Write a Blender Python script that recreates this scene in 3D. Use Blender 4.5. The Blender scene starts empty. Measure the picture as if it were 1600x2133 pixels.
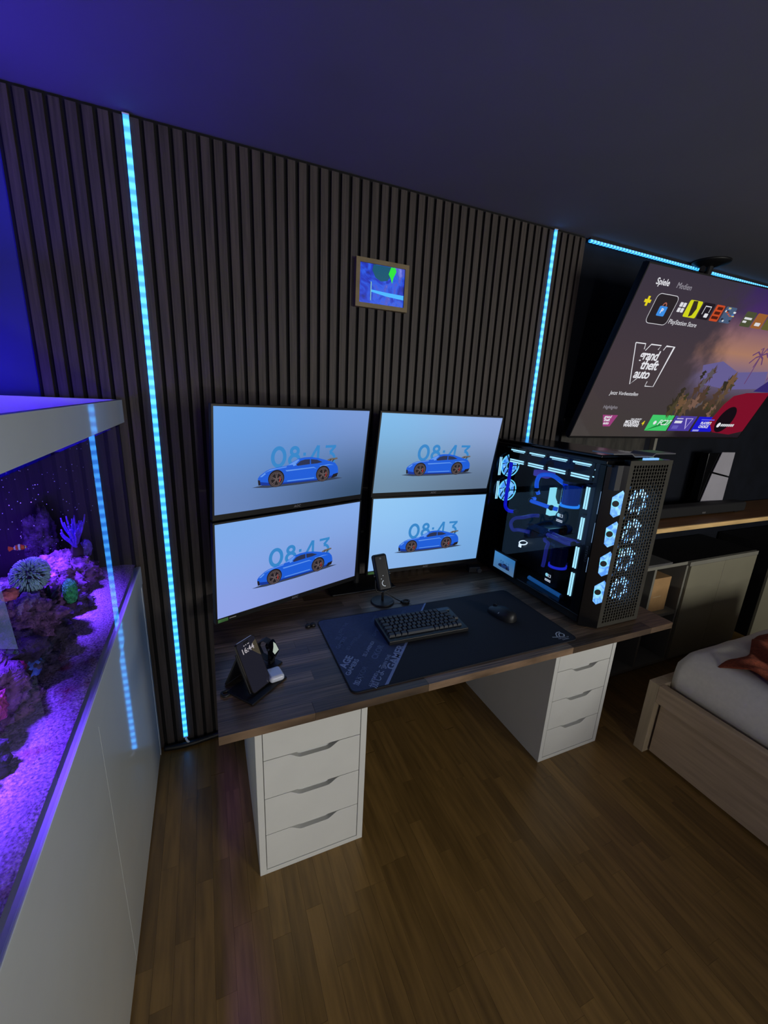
import bpy, bmesh, math, random
from mathutils import Vector, Matrix, noise
random.seed(7)
PI = math.pi
S = bpy.context.scene
COL = S.collection
H = 2.366            # ceiling height
ZT = 0.7256          # desk top height
# ------------------------------------------------------------------ camera
def cam_axes(yaw, pit, rol):
    cy, sy, cp, sp = math.cos(yaw), math.sin(yaw), math.cos(pit), math.sin(pit)
    fwd = Vector((sy*cp, cy*cp, sp)); right = Vector((cy, -sy, 0)); up = right.cross(fwd)
    cr, sr = math.cos(rol), math.sin(rol)
    return cr*right+sr*up, -sr*right+cr*up, fwd
cam = bpy.data.cameras.new('camera'); camo = bpy.data.objects.new('camera', cam); COL.objects.link(camo)
r_, u_, f_ = cam_axes(0.4128, -0.2678, 0.0493)
camo.matrix_world = Matrix(((r_.x, u_.x, -f_.x, 0.0157), (r_.y, u_.y, -f_.y, -1.7427), (r_.z, u_.z, -f_.z, 1.5573), (0, 0, 0, 1)))
cam.sensor_fit = 'HORIZONTAL'; cam.sensor_width = 36; cam.lens = 860.73*36/1600; cam.clip_start = 0.02
S.camera = camo
# ------------------------------------------------------------------ world, lights, exposure
w = bpy.data.worlds.new('world'); S.world = w; w.use_nodes = True
w.node_tree.nodes['Background'].inputs[0].default_value = (0.5, 0.55, 0.65, 1)
w.node_tree.nodes['Background'].inputs[1].default_value = 0.002
S.view_settings.view_transform = 'Standard'; S.view_settings.look = 'None'
S.view_settings.exposure = 0.0; S.view_settings.gamma = 1.0; S.view_settings.use_curve_mapping = False
S.cycles.use_denoising = True
S.cycles.max_bounces = 8; S.cycles.transparent_max_bounces = 16
def lamp(name, kind, loc, power, col, size=0.1, size_y=None, rot=(0, 0, 0), spread=None):
    l = bpy.data.lights.new(name, kind); l.energy = power; l.color = col
    if kind == 'AREA':
        l.size = size
        if size_y: l.shape = 'RECTANGLE'; l.size_y = size_y
        if spread: l.spread = spread
    else: l.shadow_soft_size = size
    o = bpy.data.objects.new(name, l); COL.objects.link(o); o.location = loc; o.rotation_euler = rot
    return o
# a small room lamp far behind the camera, and the dusk window beside it
lamp('room_lamp_light', 'POINT', (0.43, -4.7, 1.02), 56, (1.0, 0.98, 0.92), 0.05)
lamp('window_daylight', 'AREA', (2.9, -5.05, 1.5), 90, (1.0, 0.98, 0.90), 1.1, 1.2, (PI/2, 0, 0))
# reef lamps hanging over the aquarium (their own fixtures are built further down)
for ly in (-0.36, -0.98):
    lamp('reef_lamp_light', 'AREA', (-0.57, ly, 1.855), 13.0, (0.335, 0.125, 1.0), 0.18, 0.16, (0, 0, 0), math.radians(37))
    lamp('water_bounce_fill', 'AREA', (-0.57, ly, 1.905), 2.5, (0.075, 0.03, 1.0), 0.18, 0.16, (PI, 0, 0))  # added upward fill, stands in for lamp light thrown back off the water

# added blue fill by the back rim of the aquarium, makes the wall glow
lamp('wall_glow_fill', 'AREA', (-0.66, -0.17, 1.545), 0.9, (0.05, 0.0, 1.0), 0.16, 0.03, (PI*0.80, 0, 0))
# ------------------------------------------------------------------ helpers
def lin(c):
    return tuple(((v/255)/12.92 if v/255 <= 0.04045 else (((v/255)+0.055)/1.055)**2.4) for v in c)
MATS = {}
def mat(name, rgb, rough=0.5, metal=0.0, var=0.12, scale=12.0, stretch=(1, 1, 1), bump=0.0, spec=0.5, emit=None, es=1.0,
        coat=0.0, rand=0.0, bscale=None, detail=4.0):
    if name in MATS: return MATS[name]
    m = bpy.data.materials.new(name); m.use_nodes = True
    nt = m.node_tree; N = nt.nodes; L = nt.links
    b = N['Principled BSDF']
    c = lin(rgb)
    tc = N.new('ShaderNodeTexCoord'); mp = N.new('ShaderNodeMapping'); mp.inputs['Scale'].default_value = stretch
    oi = N.new('ShaderNodeObjectInfo')
    ad = N.new('ShaderNodeVectorMath'); ad.operation = 'ADD'
    sc = N.new('ShaderNodeVectorMath'); sc.operation = 'SCALE'; sc.inputs[0].default_value = (7.3, 11.1, 5.7)
    L.new(oi.outputs['Random'], sc.inputs['Scale'])
    L.new(tc.outputs['Object'], ad.inputs[0]); L.new(sc.outputs[0], ad.inputs[1]); L.new(ad.outputs[0], mp.inputs['Vector'])
    nz = N.new('ShaderNodeTexNoise'); nz.inputs['Scale'].default_value = scale; nz.inputs['Detail'].default_value = detail
    L.new(mp.outputs[0], nz.inputs['Vector'])
    rp = N.new('ShaderNodeValToRGB')
    rp.color_ramp.elements[0].position = 0.30; rp.color_ramp.elements[1].position = 0.70
    rp.color_ramp.elements[0].color = tuple(max(0, v*(1-var)) for v in c)+(1,)
    rp.color_ramp.elements[1].color = tuple(min(1, v*(1+var)) for v in c)+(1,)
    L.new(nz.outputs['Fac'], rp.inputs['Fac'])
    out = rp.outputs['Color']
    if rand:
        hs = N.new('ShaderNodeHueSaturation'); mr = N.new('ShaderNodeMapRange')
        mr.inputs['To Min'].default_value = 1-rand; mr.inputs['To Max'].default_value = 1+rand
        L.new(oi.outputs['Random'], mr.inputs['Value']); L.new(mr.outputs[0], hs.inputs['Value']); L.new(out, hs.inputs['Color'])
        out = hs.outputs['Color']
    L.new(out, b.inputs['Base Color'])
    b.inputs['Roughness'].default_value = rough; b.inputs['Metallic'].default_value = metal
    b.inputs['Specular IOR Level'].default_value = spec; b.inputs['Coat Weight'].default_value = coat; b.inputs['Coat Roughness'].default_value = 0.05
    if bump:
        bp = N.new('ShaderNodeBump'); bp.inputs['Strength'].default_value = bump; bp.inputs['Distance'].default_value = 0.01
        if bscale:
            n2 = N.new('ShaderNodeTexNoise'); n2.inputs['Scale'].default_value = bscale; n2.inputs['Detail'].default_value = 3
            L.new(tc.outputs['Object'], n2.inputs['Vector']); L.new(n2.outputs['Fac'], bp.inputs['Height'])
        else: L.new(nz.outputs['Fac'], bp.inputs['Height'])
        L.new(bp.outputs[0], b.inputs['Normal'])
    if emit is not None:
        b.inputs['Emission Color'].default_value = lin(emit)+(1,); b.inputs['Emission Strength'].default_value = es
    MATS[name] = m
    return m
def glow(name, rgb, es=1.0, rough=0.25, base=(6, 6, 8)):
    return mat(name, base, rough, emit=rgb, es=es, var=0.02)
def clear(name, tint=(255, 255, 255), refl=0.04, rough=0.0, gt=(255, 255, 255)):
    if name in MATS: return MATS[name]
    m = bpy.data.materials.new(name); m.use_nodes = True; nt = m.node_tree; N = nt.nodes; L = nt.links
    N.clear()
    o = N.new('ShaderNodeOutputMaterial'); mx = N.new('ShaderNodeMixShader'); t = N.new('ShaderNodeBsdfTransparent'); g = N.new('ShaderNodeBsdfGlossy')
    t.inputs[0].default_value = lin(tint)+(1,); g.inputs['Roughness'].default_value = rough; g.inputs[0].default_value = lin(gt)+(1,)
    fc = N.new('ShaderNodeLayerWeight'); fc.inputs['Blend'].default_value = 0.5
    pw = N.new('ShaderNodeMath'); pw.operation = 'POWER'; pw.inputs[1].default_value = 5.0; L.new(fc.outputs['Facing'], pw.inputs[0])
    lw = N.new('ShaderNodeMath'); lw.operation = 'MULTIPLY_ADD'; lw.inputs[1].default_value = (1.0-refl) if refl > 0 else 0.0; lw.inputs[2].default_value = refl*0.5; lw.use_clamp = True; L.new(pw.outputs[0], lw.inputs[0])
    L.new(lw.outputs[0], mx.inputs[0]); L.new(t.outputs[0], mx.inputs[1]); L.new(g.outputs[0], mx.inputs[2]); L.new(mx.outputs[0], o.inputs[0])
    MATS[name] = m
    return m

class MB:
    def __init__(s): s.v = []; s.f = []; s.m = []; s.mi = 0
    def add(s, vs, fs):
        o = len(s.v); s.v += [tuple(p) for p in vs]; s.f += [tuple(i+o for i in f) for f in fs]; s.m += [s.mi]*len(fs); return s
    def box(s, x0, x1, y0, y1, z0, z1):
        return s.add([(x0,y0,z0),(x1,y0,z0),(x1,y1,z0),(x0,y1,z0),(x0,y0,z1),(x1,y0,z1),(x1,y1,z1),(x0,y1,z1)],
                     [(0,3,2,1),(4,5,6,7),(0,1,5,4),(1,2,6,5),(2,3,7,6),(3,0,4,7)])
    def poly(s, pts): return s.add(pts, [tuple(range(len(pts)))])
    def prism(s, pts, d):                      # pts: planar polygon (3-D), extruded by vector d
        n = len(pts); d = Vector(d); a = [Vector(p) for p in pts]; b = [p+d for p in a]
        return s.add(a+b, [tuple(range(n))[::-1], tuple(range(n, 2*n))]+[(i, (i+1) % n, n+(i+1) % n, n+i) for i in range(n)])
    def cyl(s, p0, p1, r0, r1=None, n=20, cap=True):
        r1 = r0 if r1 is None else r1; p0 = Vector(p0); p1 = Vector(p1); d = (p1-p0).normalized()
        a = d.orthogonal().normalized(); b = d.cross(a); vs = []
        for p, r in ((p0, r0), (p1, r1)):
            for i in range(n): t = 2*PI*i/n; vs.append(p+a*r*math.cos(t)+b*r*math.sin(t))
        fs = [(i, (i+1) % n, n+(i+1) % n, n+i) for i in range(n)]
        if cap: fs += [tuple(range(n))[::-1], tuple(range(n, 2*n))]
        return s.add(vs, fs)
    def ring(s, c, ax, r0, r1, h, n=32):       # washer of inner r0, outer r1, height h along ax
        c = Vector(c); ax = Vector(ax).normalized(); a = ax.orthogonal().normalized(); b = ax.cross(a); vs = []
        for r, k in ((r0, 0), (r1, 0), (r1, h), (r0, h)):
            for i in range(n): t = 2*PI*i/n; vs.append(c+a*r*math.cos(t)+b*r*math.sin(t)+ax*k)
        fs = []
        for j in range(4):
            for i in range(n): fs.append((j*n+i, j*n+(i+1) % n, ((j+1) % 4)*n+(i+1) % n, ((j+1) % 4)*n+i))
        return s.add(vs, fs)
    def tube(s, pts, r, n=10, rs=None, sub=4):
        P = [Vector(p) for p in pts]
        if sub > 1 and len(P) > 2:             # Catmull-Rom
            Q = []; R = []
            for i in range(len(P)-1):
                p0 = P[max(i-1, 0)]; p1 = P[i]; p2 = P[i+1]; p3 = P[min(i+2, len(P)-1)]
                for k in range(sub):
                    t = k/sub
                    Q.append(0.5*((2*p1)+(p2-p0)*t+(2*p0-5*p1+4*p2-p3)*t*t+(3*p1-p0-3*p2+p3)*t**3))
                    if rs: R.append(rs[i]*(1-t)+rs[i+1]*t)
            Q.append(P[-1]); P = Q
            if rs: R.append(rs[-1]); rs = R
        vs = []; a = None
        for i, p in enumerate(P):
            d = (P[min(i+1, len(P)-1)]-P[max(i-1, 0)]).normalized()
            a = d.orthogonal().normalized() if a is None else (a-d*a.dot(d)).normalized()
            b = d.cross(a); rr = rs[i] if rs else r
            for k in range(n): t = 2*PI*k/n; vs.append(p+a*rr*math.cos(t)+b*rr*math.sin(t))
        fs = []
        for i in range(len(P)-1):
            for k in range(n): fs.append((i*n+k, i*n+(k+1) % n, (i+1)*n+(k+1) % n, (i+1)*n+k))
        fs += [tuple(range(n))[::-1], tuple(range((len(P)-1)*n, len(P)*n))]
        return s.add(vs, fs)
    def lathe(s, prof, c=(0, 0, 0), n=28):
        vs = []; c = Vector(c)
        for r, z in prof:
            for i in range(n): t = 2*PI*i/n; vs.append((c.x+r*math.cos(t), c.y+r*math.sin(t), c.z+z))
        fs = []
        for j in range(len(prof)-1):
            for i in range(n): fs.append((j*n+i, j*n+(i+1) % n, (j+1)*n+(i+1) % n, (j+1)*n+i))
        fs += [tuple(range(n))[::-1], tuple(range((len(prof)-1)*n, len(prof)*n))]
        return s.add(vs, fs)
    def grid(s, fn, nu, nv):
        vs = [fn(i/nu, j/nv) for j in range(nv+1) for i in range(nu+1)]
        return s.add(vs, [(j*(nu+1)+i, j*(nu+1)+i+1, (j+1)*(nu+1)+i+1, (j+1)*(nu+1)+i) for j in range(nv) for i in range(nu)])
    def sphere(s, c, r, nu=14, nv=9, sc=(1, 1, 1), fn=None):
        c = Vector(c); vs = []
        for j in range(nv+1):
            ph = PI*j/nv
            for i in range(nu):
                t = 2*PI*i/nu; d = Vector((math.sin(ph)*math.cos(t), math.sin(ph)*math.sin(t), math.cos(ph)))
                k = r*(fn(d) if fn else 1); vs.append((c.x+d.x*k*sc[0], c.y+d.y*k*sc[1], c.z+d.z*k*sc[2]))
        fs = [(j*nu+i, (j+1)*nu+i, (j+1)*nu+(i+1) % nu, j*nu+(i+1) % nu) for j in range(nv) for i in range(nu)]
        return s.add(vs, fs)
    def disc(s, c, r, n=24, ry=None, ax=(0, 0, 1)):
        c = Vector(c); ax = Vector(ax).normalized(); a = Vector((1, 0, 0)) if abs(ax.z) > .9 else ax.orthogonal().normalized(); b = ax.cross(a)
        return s.poly([c+a*r*math.cos(2*PI*i/n)+b*(ry or r)*math.sin(2*PI*i/n) for i in range(n)])
    def stroke(s, pts, wd, z=0.0, closed=False):   # flat thick polyline in local xy
        P = [Vector((p[0], p[1])) for p in pts]; n = len(P); vs = []
        for i in range(n):
            pa = P[i-1] if (i > 0 or closed) else P[i]; pb = P[(i+1) % n] if (i < n-1 or closed) else P[i]
            d = (pb-pa).normalized(); nn = Vector((-d.y, d.x))
            k = 1.0
            if (0 < i < n-1) or closed:
                d1 = (P[i]-pa).normalized(); k = 1/max(0.4, Vector((-d1.y, d1.x)).dot(nn))
            vs += [(P[i].x+nn.x*wd/2*k, P[i].y+nn.y*wd/2*k, z), (P[i].x-nn.x*wd/2*k, P[i].y-nn.y*wd/2*k, z)]
        m = n if closed else n-1
        return s.add(vs, [(2*i+1, 2*((i+1) % n)+1, 2*((i+1) % n), 2*i) for i in range(m)])
    def mesh(s, name):
        me = bpy.data.meshes.new(name); me.from_pydata(s.v, [], s.f); me.polygons.foreach_set('material_index', s.m)
        bm = bmesh.new(); bm.from_mesh(me)
        if getattr(s, 'fix', True): bmesh.ops.recalc_face_normals(bm, faces=bm.faces)
        bm.to_mesh(me); bm.free(); me.update(); return me
    def build(s, name, ms, parent=None, smooth=False, bevel=0.0, seg=2, loc=None, flat=False):
        s.fix = not flat
        me = s.mesh(name)
        for m in (ms if isinstance(ms, (list, tuple)) else [ms]): me.materials.append(m)
        o = bpy.data.objects.new(name, me); COL.objects.link(o)
        if parent is not None: o.parent = parent
        if loc: o.location = loc
        if smooth: me.polygons.foreach_set('use_smooth', [True]*len(me.polygons))
        if bevel:
            md = o.modifiers.new('bevel', 'BEVEL'); md.width = bevel; md.segments = seg; md.limit_method = 'ANGLE'
            me.polygons.foreach_set('use_smooth', [True]*len(me.polygons))
            md.harden_normals = True
        return o
def pane(x0, x1, y0, y1, z0, z1, name, m, parent, outer='x+'):
    b = MB().box(x0, x1, y0, y1, z0, z1)
    b.m = [1]*6; b.m[{'x+': 3, 'x-': 5}[outer]] = 0
    return b.build(name, [m, clear('plain_clear', (250, 250, 255), 0.0)], parent)
def tag(o, label, cat, group=None, kind=None):
    o['label'] = label; o['category'] = cat
    if group: o['group'] = group
    if kind: o['kind'] = kind
    return o
def struct(o, label=None):
    o['kind'] = 'structure'
    if label: o['label'] = label
    return o
def thing(name, label, cat, loc=(0, 0, 0), rz=0.0, group=None, M=None):
    o = bpy.data.objects.new(name, None); COL.objects.link(o); o.empty_display_size = 0.05
    if M is not None: o.matrix_world = M
    else: o.location = loc; o.rotation_euler = (0, 0, rz)
    return tag(o, label, cat, group)
def inst(src, name, parent, loc, rot=(0, 0, 0), scale=None):
    o = bpy.data.objects.new(name, src.data); COL.objects.link(o); o.parent = parent; o.location = loc; o.rotation_euler = rot
    if scale: o.scale = scale
    for md in src.modifiers:
        if md.type == 'BEVEL':
            n = o.modifiers.new('bevel', 'BEVEL'); n.width = md.width; n.segments = md.segments; n.limit_method = 'ANGLE'
    return o
def frame_mat(c, ex, ey):
    ex = Vector(ex).normalized(); ey = Vector(ey); ey = (ey-ex*ex.dot(ey)).normalized(); n = ex.cross(ey)
    return Matrix(((ex.x, ey.x, n.x, c[0]), (ex.y, ey.y, n.y, c[1]), (ex.z, ey.z, n.z, c[2]), (0, 0, 0, 1)))
def text(s, size, m, parent, name, loc=(0, 0, 0), rot=(0, 0, 0), align='LEFT', sx=1.0, bold=0.0, shear=0.0, space=1.0):
    cu = bpy.data.curves.new(name, 'FONT'); cu.body = s; cu.size = size; cu.align_x = align; cu.align_y = 'CENTER'; cu.offset = bold; cu.shear = shear
    cu.space_character = space; cu.resolution_u = 3
    t = bpy.data.objects.new('tmp_text', cu); COL.objects.link(t)
    dg = bpy.context.evaluated_depsgraph_get(); me = bpy.data.meshes.new_from_object(t.evaluated_get(dg))
    bpy.data.objects.remove(t); bpy.data.curves.remove(cu)
    me.materials.clear(); me.materials.append(m)
    o = bpy.data.objects.new(name, me); COL.objects.link(o); o.parent = parent; o.location = loc; o.rotation_euler = rot; o.scale = (sx, 1, 1)
    return o
def ellipse(cx, cy, rx, ry, n=32, a0=0.0, a1=2*PI):
    k = n if abs(a1-a0-2*PI) < 1e-6 else n+1
    return [(cx+rx*math.cos(a0+(a1-a0)*i/n), cy+ry*math.sin(a0+(a1-a0)*i/n)) for i in range(k)]

# ------------------------------------------------------------------ materials
M_wallw = mat('wall_paint', (150, 150, 156), 0.8, var=0.03, scale=3)
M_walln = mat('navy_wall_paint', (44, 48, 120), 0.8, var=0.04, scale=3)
M_walld = mat('dark_wall_paint', (15, 19, 29), 0.75, var=0.25, scale=9, bump=0.15, spec=0.2)
M_stone = mat('dark_slate_panel', (46, 44, 40), 0.6, var=0.55, scale=26, stretch=(1, 1, 0.35), bump=0.3)
M_ceil = mat('ceiling_paint', (104, 106, 118), 0.9, var=0.03, scale=4, bump=0.03)
M_slat = mat('walnut_slat', (58, 50, 46), 0.6, var=0.42, scale=9, stretch=(14, 14, 0.55), rand=0.16, bump=0.12, detail=6)
M_felt = mat('black_felt', (10, 10, 12), 0.95, var=0.4, scale=300)
M_floor = mat('oak_parquet', (124, 96, 52), 0.34, var=0.26, scale=6, stretch=(9, 0.8, 1), rand=0.20, bump=0.05, detail=6)
M_floor_gap = mat('parquet_joint', (62, 46, 24), 0.7, var=0.2)
M_acacia = mat('acacia_stave', (108, 88, 70), 0.36, var=0.65, scale=7, stretch=(0.8, 26, 3), rand=0.5, bump=0.06, detail=6)
M_white = mat('white_lacquer', (218, 219, 216), 0.42, var=0.02)
M_gloss = mat('gloss_white_lacquer', (226, 232, 232), 0.28, var=0.02, coat=0.8)
M_black = mat('black_plastic', (14, 14, 16), 0.42, var=0.2)
M_blackm = mat('matte_black_metal', (20, 20, 23), 0.5, var=0.2, metal=0.2)
M_dark = mat('dark_grey_plastic', (36, 37, 42), 0.45, var=0.15)
M_steel = mat('brushed_steel', (150, 155, 165), 0.3, 1.0, var=0.1, stretch=(1, 30, 1))
M_oakl = mat('pale_oak', (184, 162, 134), 0.55, var=0.18, scale=5, stretch=(8, 0.7, 8), bump=0.05, detail=6)
M_oaky = mat('pale_oak_post', (188, 170, 140), 0.55, var=0.15, scale=5, stretch=(8, 8, 0.7), bump=0.05)
M_sheet = mat('bed_sheet', (234, 231, 218), 0.85, var=0.04, scale=60, bump=0.04)
M_rust = mat('rust_wool', (142, 66, 40), 0.9, var=0.30, scale=120, bump=0.5, bscale=350)
M_grey = mat('grey_laminate', (134, 130, 112), 0.45, var=0.05, scale=4)
M_greyd = mat('grey_laminate_edge', (128, 126, 116), 0.5, var=0.05)
M_carton = mat('brown_cardboard', (176, 138, 92), 0.8, var=0.08, scale=20)
M_shelf = mat('pine_shelf', (226, 188, 128), 0.5, var=0.20, scale=6, stretch=(0.8, 12, 6), bump=0.05)
M_shelft = mat('brown_stained_shelf_top', (122, 84, 48), 0.45, var=0.3, scale=6, stretch=(0.8, 12, 6))
M_rubber = mat('cable_rubber', (12, 12, 14), 0.5, var=0.2)
# LED tape: emission modulated along the strip like separate diodes behind a diffuser
def led_mat(name, rgb_hi, rgb_lo, axis, freq, es):
    m = bpy.data.materials.new(name); m.use_nodes = True; N = m.node_tree.nodes; L = m.node_tree.links; b = N['Principled BSDF']
    b.inputs['Base Color'].default_value = (0.3, 0.5, 0.6, 1); b.inputs['Roughness'].default_value = 0.4
    tc = N.new('ShaderNodeTexCoord'); wv = N.new('ShaderNodeTexWave'); wv.bands_direction = axis; wv.inputs['Scale'].default_value = freq
    wv.inputs['Distortion'].default_value = 0.6
    rp = N.new('ShaderNodeValToRGB'); rp.color_ramp.elements[0].color = lin(rgb_lo)+(1,); rp.color_ramp.elements[1].color = lin(rgb_hi)+(1,)
    rp.color_ramp.elements[0].position = 0.15; rp.color_ramp.elements[1].position = 0.9
    L.new(tc.outputs['Object'], wv.inputs['Vector']); L.new(wv.outputs['Fac'], rp.inputs['Fac']); L.new(rp.outputs['Color'], b.inputs['Emission Color'])
    b.inputs['Emission Strength'].default_value = es
    return m
M_led = led_mat('led_tape_cyan', (58, 160, 250), (10, 108, 208), 'Z', 9.5, 2.9)
M_ledh = led_mat('led_tape_ceiling', (60, 165, 245), (6, 80, 130), 'X', 14.0, 2.7)

# ------------------------------------------------------------------ the room
X0, X1, Y0 = -0.95, 4.6, -5.2
o = struct(MB().box(X0, X1, Y0, 0.12, -0.10, -0.012).build('floor', M_floor_gap), 'oak strip parquet floor')
floor = o
struct(MB().box(X0, X1, Y0, 0.12, H, H+0.1).build('ceiling', M_ceil), 'plain ceiling tinted blue by the lights')
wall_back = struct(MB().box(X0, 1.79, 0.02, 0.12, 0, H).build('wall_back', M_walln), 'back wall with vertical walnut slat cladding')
wall_dark = struct(MB().box(1.79, X1, 0.02, 0.12, 0, H).build('wall_back_right', M_walld), 'dark painted wall behind the television')
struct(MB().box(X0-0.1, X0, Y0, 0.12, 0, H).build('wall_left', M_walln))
struct(MB().box(X1, X1+0.1, Y0, 0.12, 0, H).build('wall_right', M_walld))
wf = MB()
wf.box(X0, 2.35, Y0-0.1, Y0, 0, H); wf.box(3.45, X1, Y0-0.1, Y0, 0, H); wf.box(2.35, 3.45, Y0-0.1, Y0, 0, 0.9); wf.box(2.35, 3.45, Y0-0.1, Y0, 2.1, H)
struct(wf.build('wall_front', M_wallw))
win = struct(MB().box(2.35, 3.45, Y0-0.06, Y0-0.05, 0.9, 2.1).build('window_1', clear('window_pane')))
wfm = MB()
for a in ((2.35, 2.40, 0.9, 2.1), (3.40, 3.45, 0.9, 2.1), (2.35, 3.45, 0.9, 0.95), (2.35, 3.45, 2.05, 2.1), (2.88, 2.92, 0.9, 2.1)): wfm.box(a[0], a[1], Y0-0.08, Y0-0.02, a[2], a[3])
wfm.build('window_frame', M_white, win)
# parquet: staves laid along Y; the ones in view are pieces of their own
PW = 0.053
stave_src = {}
rest = MB()
n_st = 0
xi = 0; x = -0.95
while x < X1-0.001:
    y = 0.02-random.uniform(0.05, 0.42)
    ys = [0.02]
    while y > Y0: ys.append(y); y -= random.choice((0.30, 0.36, 0.42, 0.48))
    ys.append(Y0)
    for a, b in zip(ys[:-1], ys[1:]):
        vis = (-0.26 < x+PW and x < 2.35 and a > -1.55 and not (x > 1.86 and a < -0.80) and not (x > 0.5 and a < -1.45))
        if vis and n_st < 300:
            ln = round(a-b, 2)
            key = ln
            if key not in stave_src:
                stave_src[key] = MB().box(0.0002, PW-0.0002, -ln+0.0002, -0.0002, -0.012, 0).mesh('parquet_stave'); stave_src[key].materials.append(M_floor)
            so = bpy.data.objects.new('parquet_stave', stave_src[key]); COL.objects.link(so); so.parent = floor; so.location = (x, a, random.uniform(-0.0006, 0))
            n_st += 1
        else: rest.box(x+0.0004, x+PW-0.0004, b+0.0004, a-0.0004, -0.012, 0)
    x += PW
rs = rest.build('parquet_staves', M_floor, floor); rs['kind'] = 'stuff'
# slat cladding
XL, PT = -0.1486, 0.0403
MB().box(XL-8.15*PT, XL+47.9*PT, 0.011, 0.0199, 0.0, H).build('felt_backing', M_felt, wall_back)
slat0 = None
for i in range(-1, 55):
    xc = XL+(i+0.5-7)*PT
    if slat0 is None:
        slat0 = MB().box(-0.0135, 0.0135, -0.0112, 0, 0.006, H-0.012).build('slat', M_slat, wall_back, loc=(xc, 0.0112, 0))
    else:
        s = bpy.data.objects.new('slat', slat0.data); COL.objects.link(s); s.parent = wall_back; s.location = (xc, 0.0112, 0)
# dark wall details: slate panel left of the thin grey trim
MB().box(1.83, 2.52, 0.004, 0.0199, 0.0, 1.50).build('slate_panel', M_stone, wall_dark)
struct(MB().box(2.592, 2.616, -0.008, 0.0199, 0.0, 1.62).build('trim_1', M_greyd), 'thin grey vertical trim on the dark wall')

# ------------------------------------------------------------------ light strips
def vstrip(xc, z0, z1, label):
    t = thing('led_light_strip', label, 'light strip', (xc, -0.001, z0), group='vertical light strips on the slat wall')
    h = z1-z0
    MB().box(-0.0095, 0.0095, 0.0005, 0.012, 0, h).build('housing', M_dark, t)
    MB().box(-0.0085, 0.0085, -0.0055, 0.0004, 0.004, h-0.004).build('diffuser', M_led, t, bevel=0.002)
    for zc in (0, h-0.0035): MB().box(-0.0095, 0.0095, -0.006, 0.0005, zc, zc+0.0035).build('end_cap', M_white, t)
    return t
vstrip(XL, 0.035, H-0.008, 'long cyan light strip on the slats between aquarium and monitors')
vstrip(XL+43*PT, 0.70, H-0.008, 'cyan light strip rising behind the computer tower')
t = thing('led_light_strip', 'horizontal cyan light strip along the ceiling edge above the television', 'light strip', (1.80, 0.0, 2.352))
MB().box(0, 2.75, -0.010, 0.006, 0.0002, 0.008).build('housing', M_dark, t)
MB().box(0, 0.86, -0.010, 0.0035, -0.010, 0.000).build('diffuser', M_ledh, t)
MB().box(0.93, 2.75, -0.010, 0.0035, -0.010, 0.000).build('diffuser', M_ledh, t)
# ------------------------------------------------------------------ desk: worktop of staves
DL, DF, DB, DT = 1.7412, -0.8219, -0.002, 0.0256
desk = thing('desk_worktop', 'dark acacia butcher block worktop resting on two white drawer units', 'desk', (0, 0, 0.70))
MB().box(0.004, DL-0.004, DF+0.004, DB-0.004, 0.0005, DT-0.006).build('core', M_acacia, desk)
rows = 18; rw = (DB-DF)/rows
for j in range(rows):
    cuts = [0.0]; xx = random.uniform(0.15, 0.6)
    while xx < DL-0.12: cuts.append(xx); xx += random.uniform(0.32, 0.66)
    cuts.append(DL)
    for a, b in zip(cuts[:-1], cuts[1:]):
        yb = DF+j*rw
        MB().box(0.0003, b-a-0.0003, 0.0002, rw-0.0002, 0, DT+random.uniform(-0.0004, 0)).build('stave', M_acacia, desk, loc=(a, yb, 0))

# ------------------------------------------------------------------ drawer units (each: carcass, drawers with a scooped grip)
def drawer_front(wd, z0, z1, grip):
    # front board in the xz plane; its upper edge dips to form the grip
    pts = [(0, z0), (wd, z0), (wd, z1)]
    if grip:
        g0, g1, dp = wd*0.235, wd*0.785, 0.021
        for k in range(7): t = k/6; pts.append((g1-(g1-g0)*0.26*t, z1-dp*(0.5-0.5*math.cos(PI*t))))
        for k in range(7): t = k/6; pts.append((g0+(g1-g0)*0.26*(1-t), z1-dp*(0.5+0.5*math.cos(PI*t))))
    pts.append((0, z1))
    return pts
def drawer_unit(x0, yf, label):
    t = thing('drawer_unit', label, 'drawer unit', (x0, yf, 0), group='white drawer units under the desk')
    W, D, HH, th = 0.36, 0.58, 0.70, 0.021
    MB().box(0, th, 0, D, 0, HH-0.0005).build('side_panel', M_white, t, bevel=0.001)
    MB().box(W-th, W, 0, D, 0, HH-0.0005).build('side_panel', M_white, t, bevel=0.001)
    MB().box(th, W-th, 0, D, 0, 0.018).build('plinth', M_white, t, bevel=0.001)
    MB().box(th+0.002, W-th-0.002, 0.022, 0.03, 0.575, HH-0.02).box(th, W-th, 0.001, D, 0.620, HH-0.0005).build('top_rail', M_white, t)
    MB().box(th, W-th, D-0.006, D, 0.03, HH-0.02).build('back_panel', M_white, t)
    zs = [0.020, 0.168, 0.318, 0.468, 0.618]
    for k in range(4):
        z0, z1 = zs[k]+0.001, zs[k+1]-0.0015
        wd = W-2*th-0.004
        d = MB(); p = [(th+0.002+a, 0.001, b) for a, b in drawer_front(wd, z0, z1, True)]
        d.prism(p, (0, 0.016, 0)); dr = d.build('drawer', M_white, t, bevel=0.0008)
        MB().box(th+0.006, W-th-0.006, 0.017, 0.50, z0+0.01, z1-0.045).build('drawer_box', M_white, dr)
        MB().prism([(th+0.075, 0.0172, z1-0.040), (th+0.075, 0.0172, z1-0.021), (th+0.075, 0.026, z1-0.0105), (th+0.075, 0.026, z1-0.040)], (W-2*th-0.148, 0, 0)).build('finger_grip', M_white, dr)
        MB().box(th+0.070, W-th-0.065, 0.0264, 0.029, z1-0.035, z1+0.004).build('grip_shade_strip', M_black, dr)  # black strip standing in for the shade inside the grip opening
    return t
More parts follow.
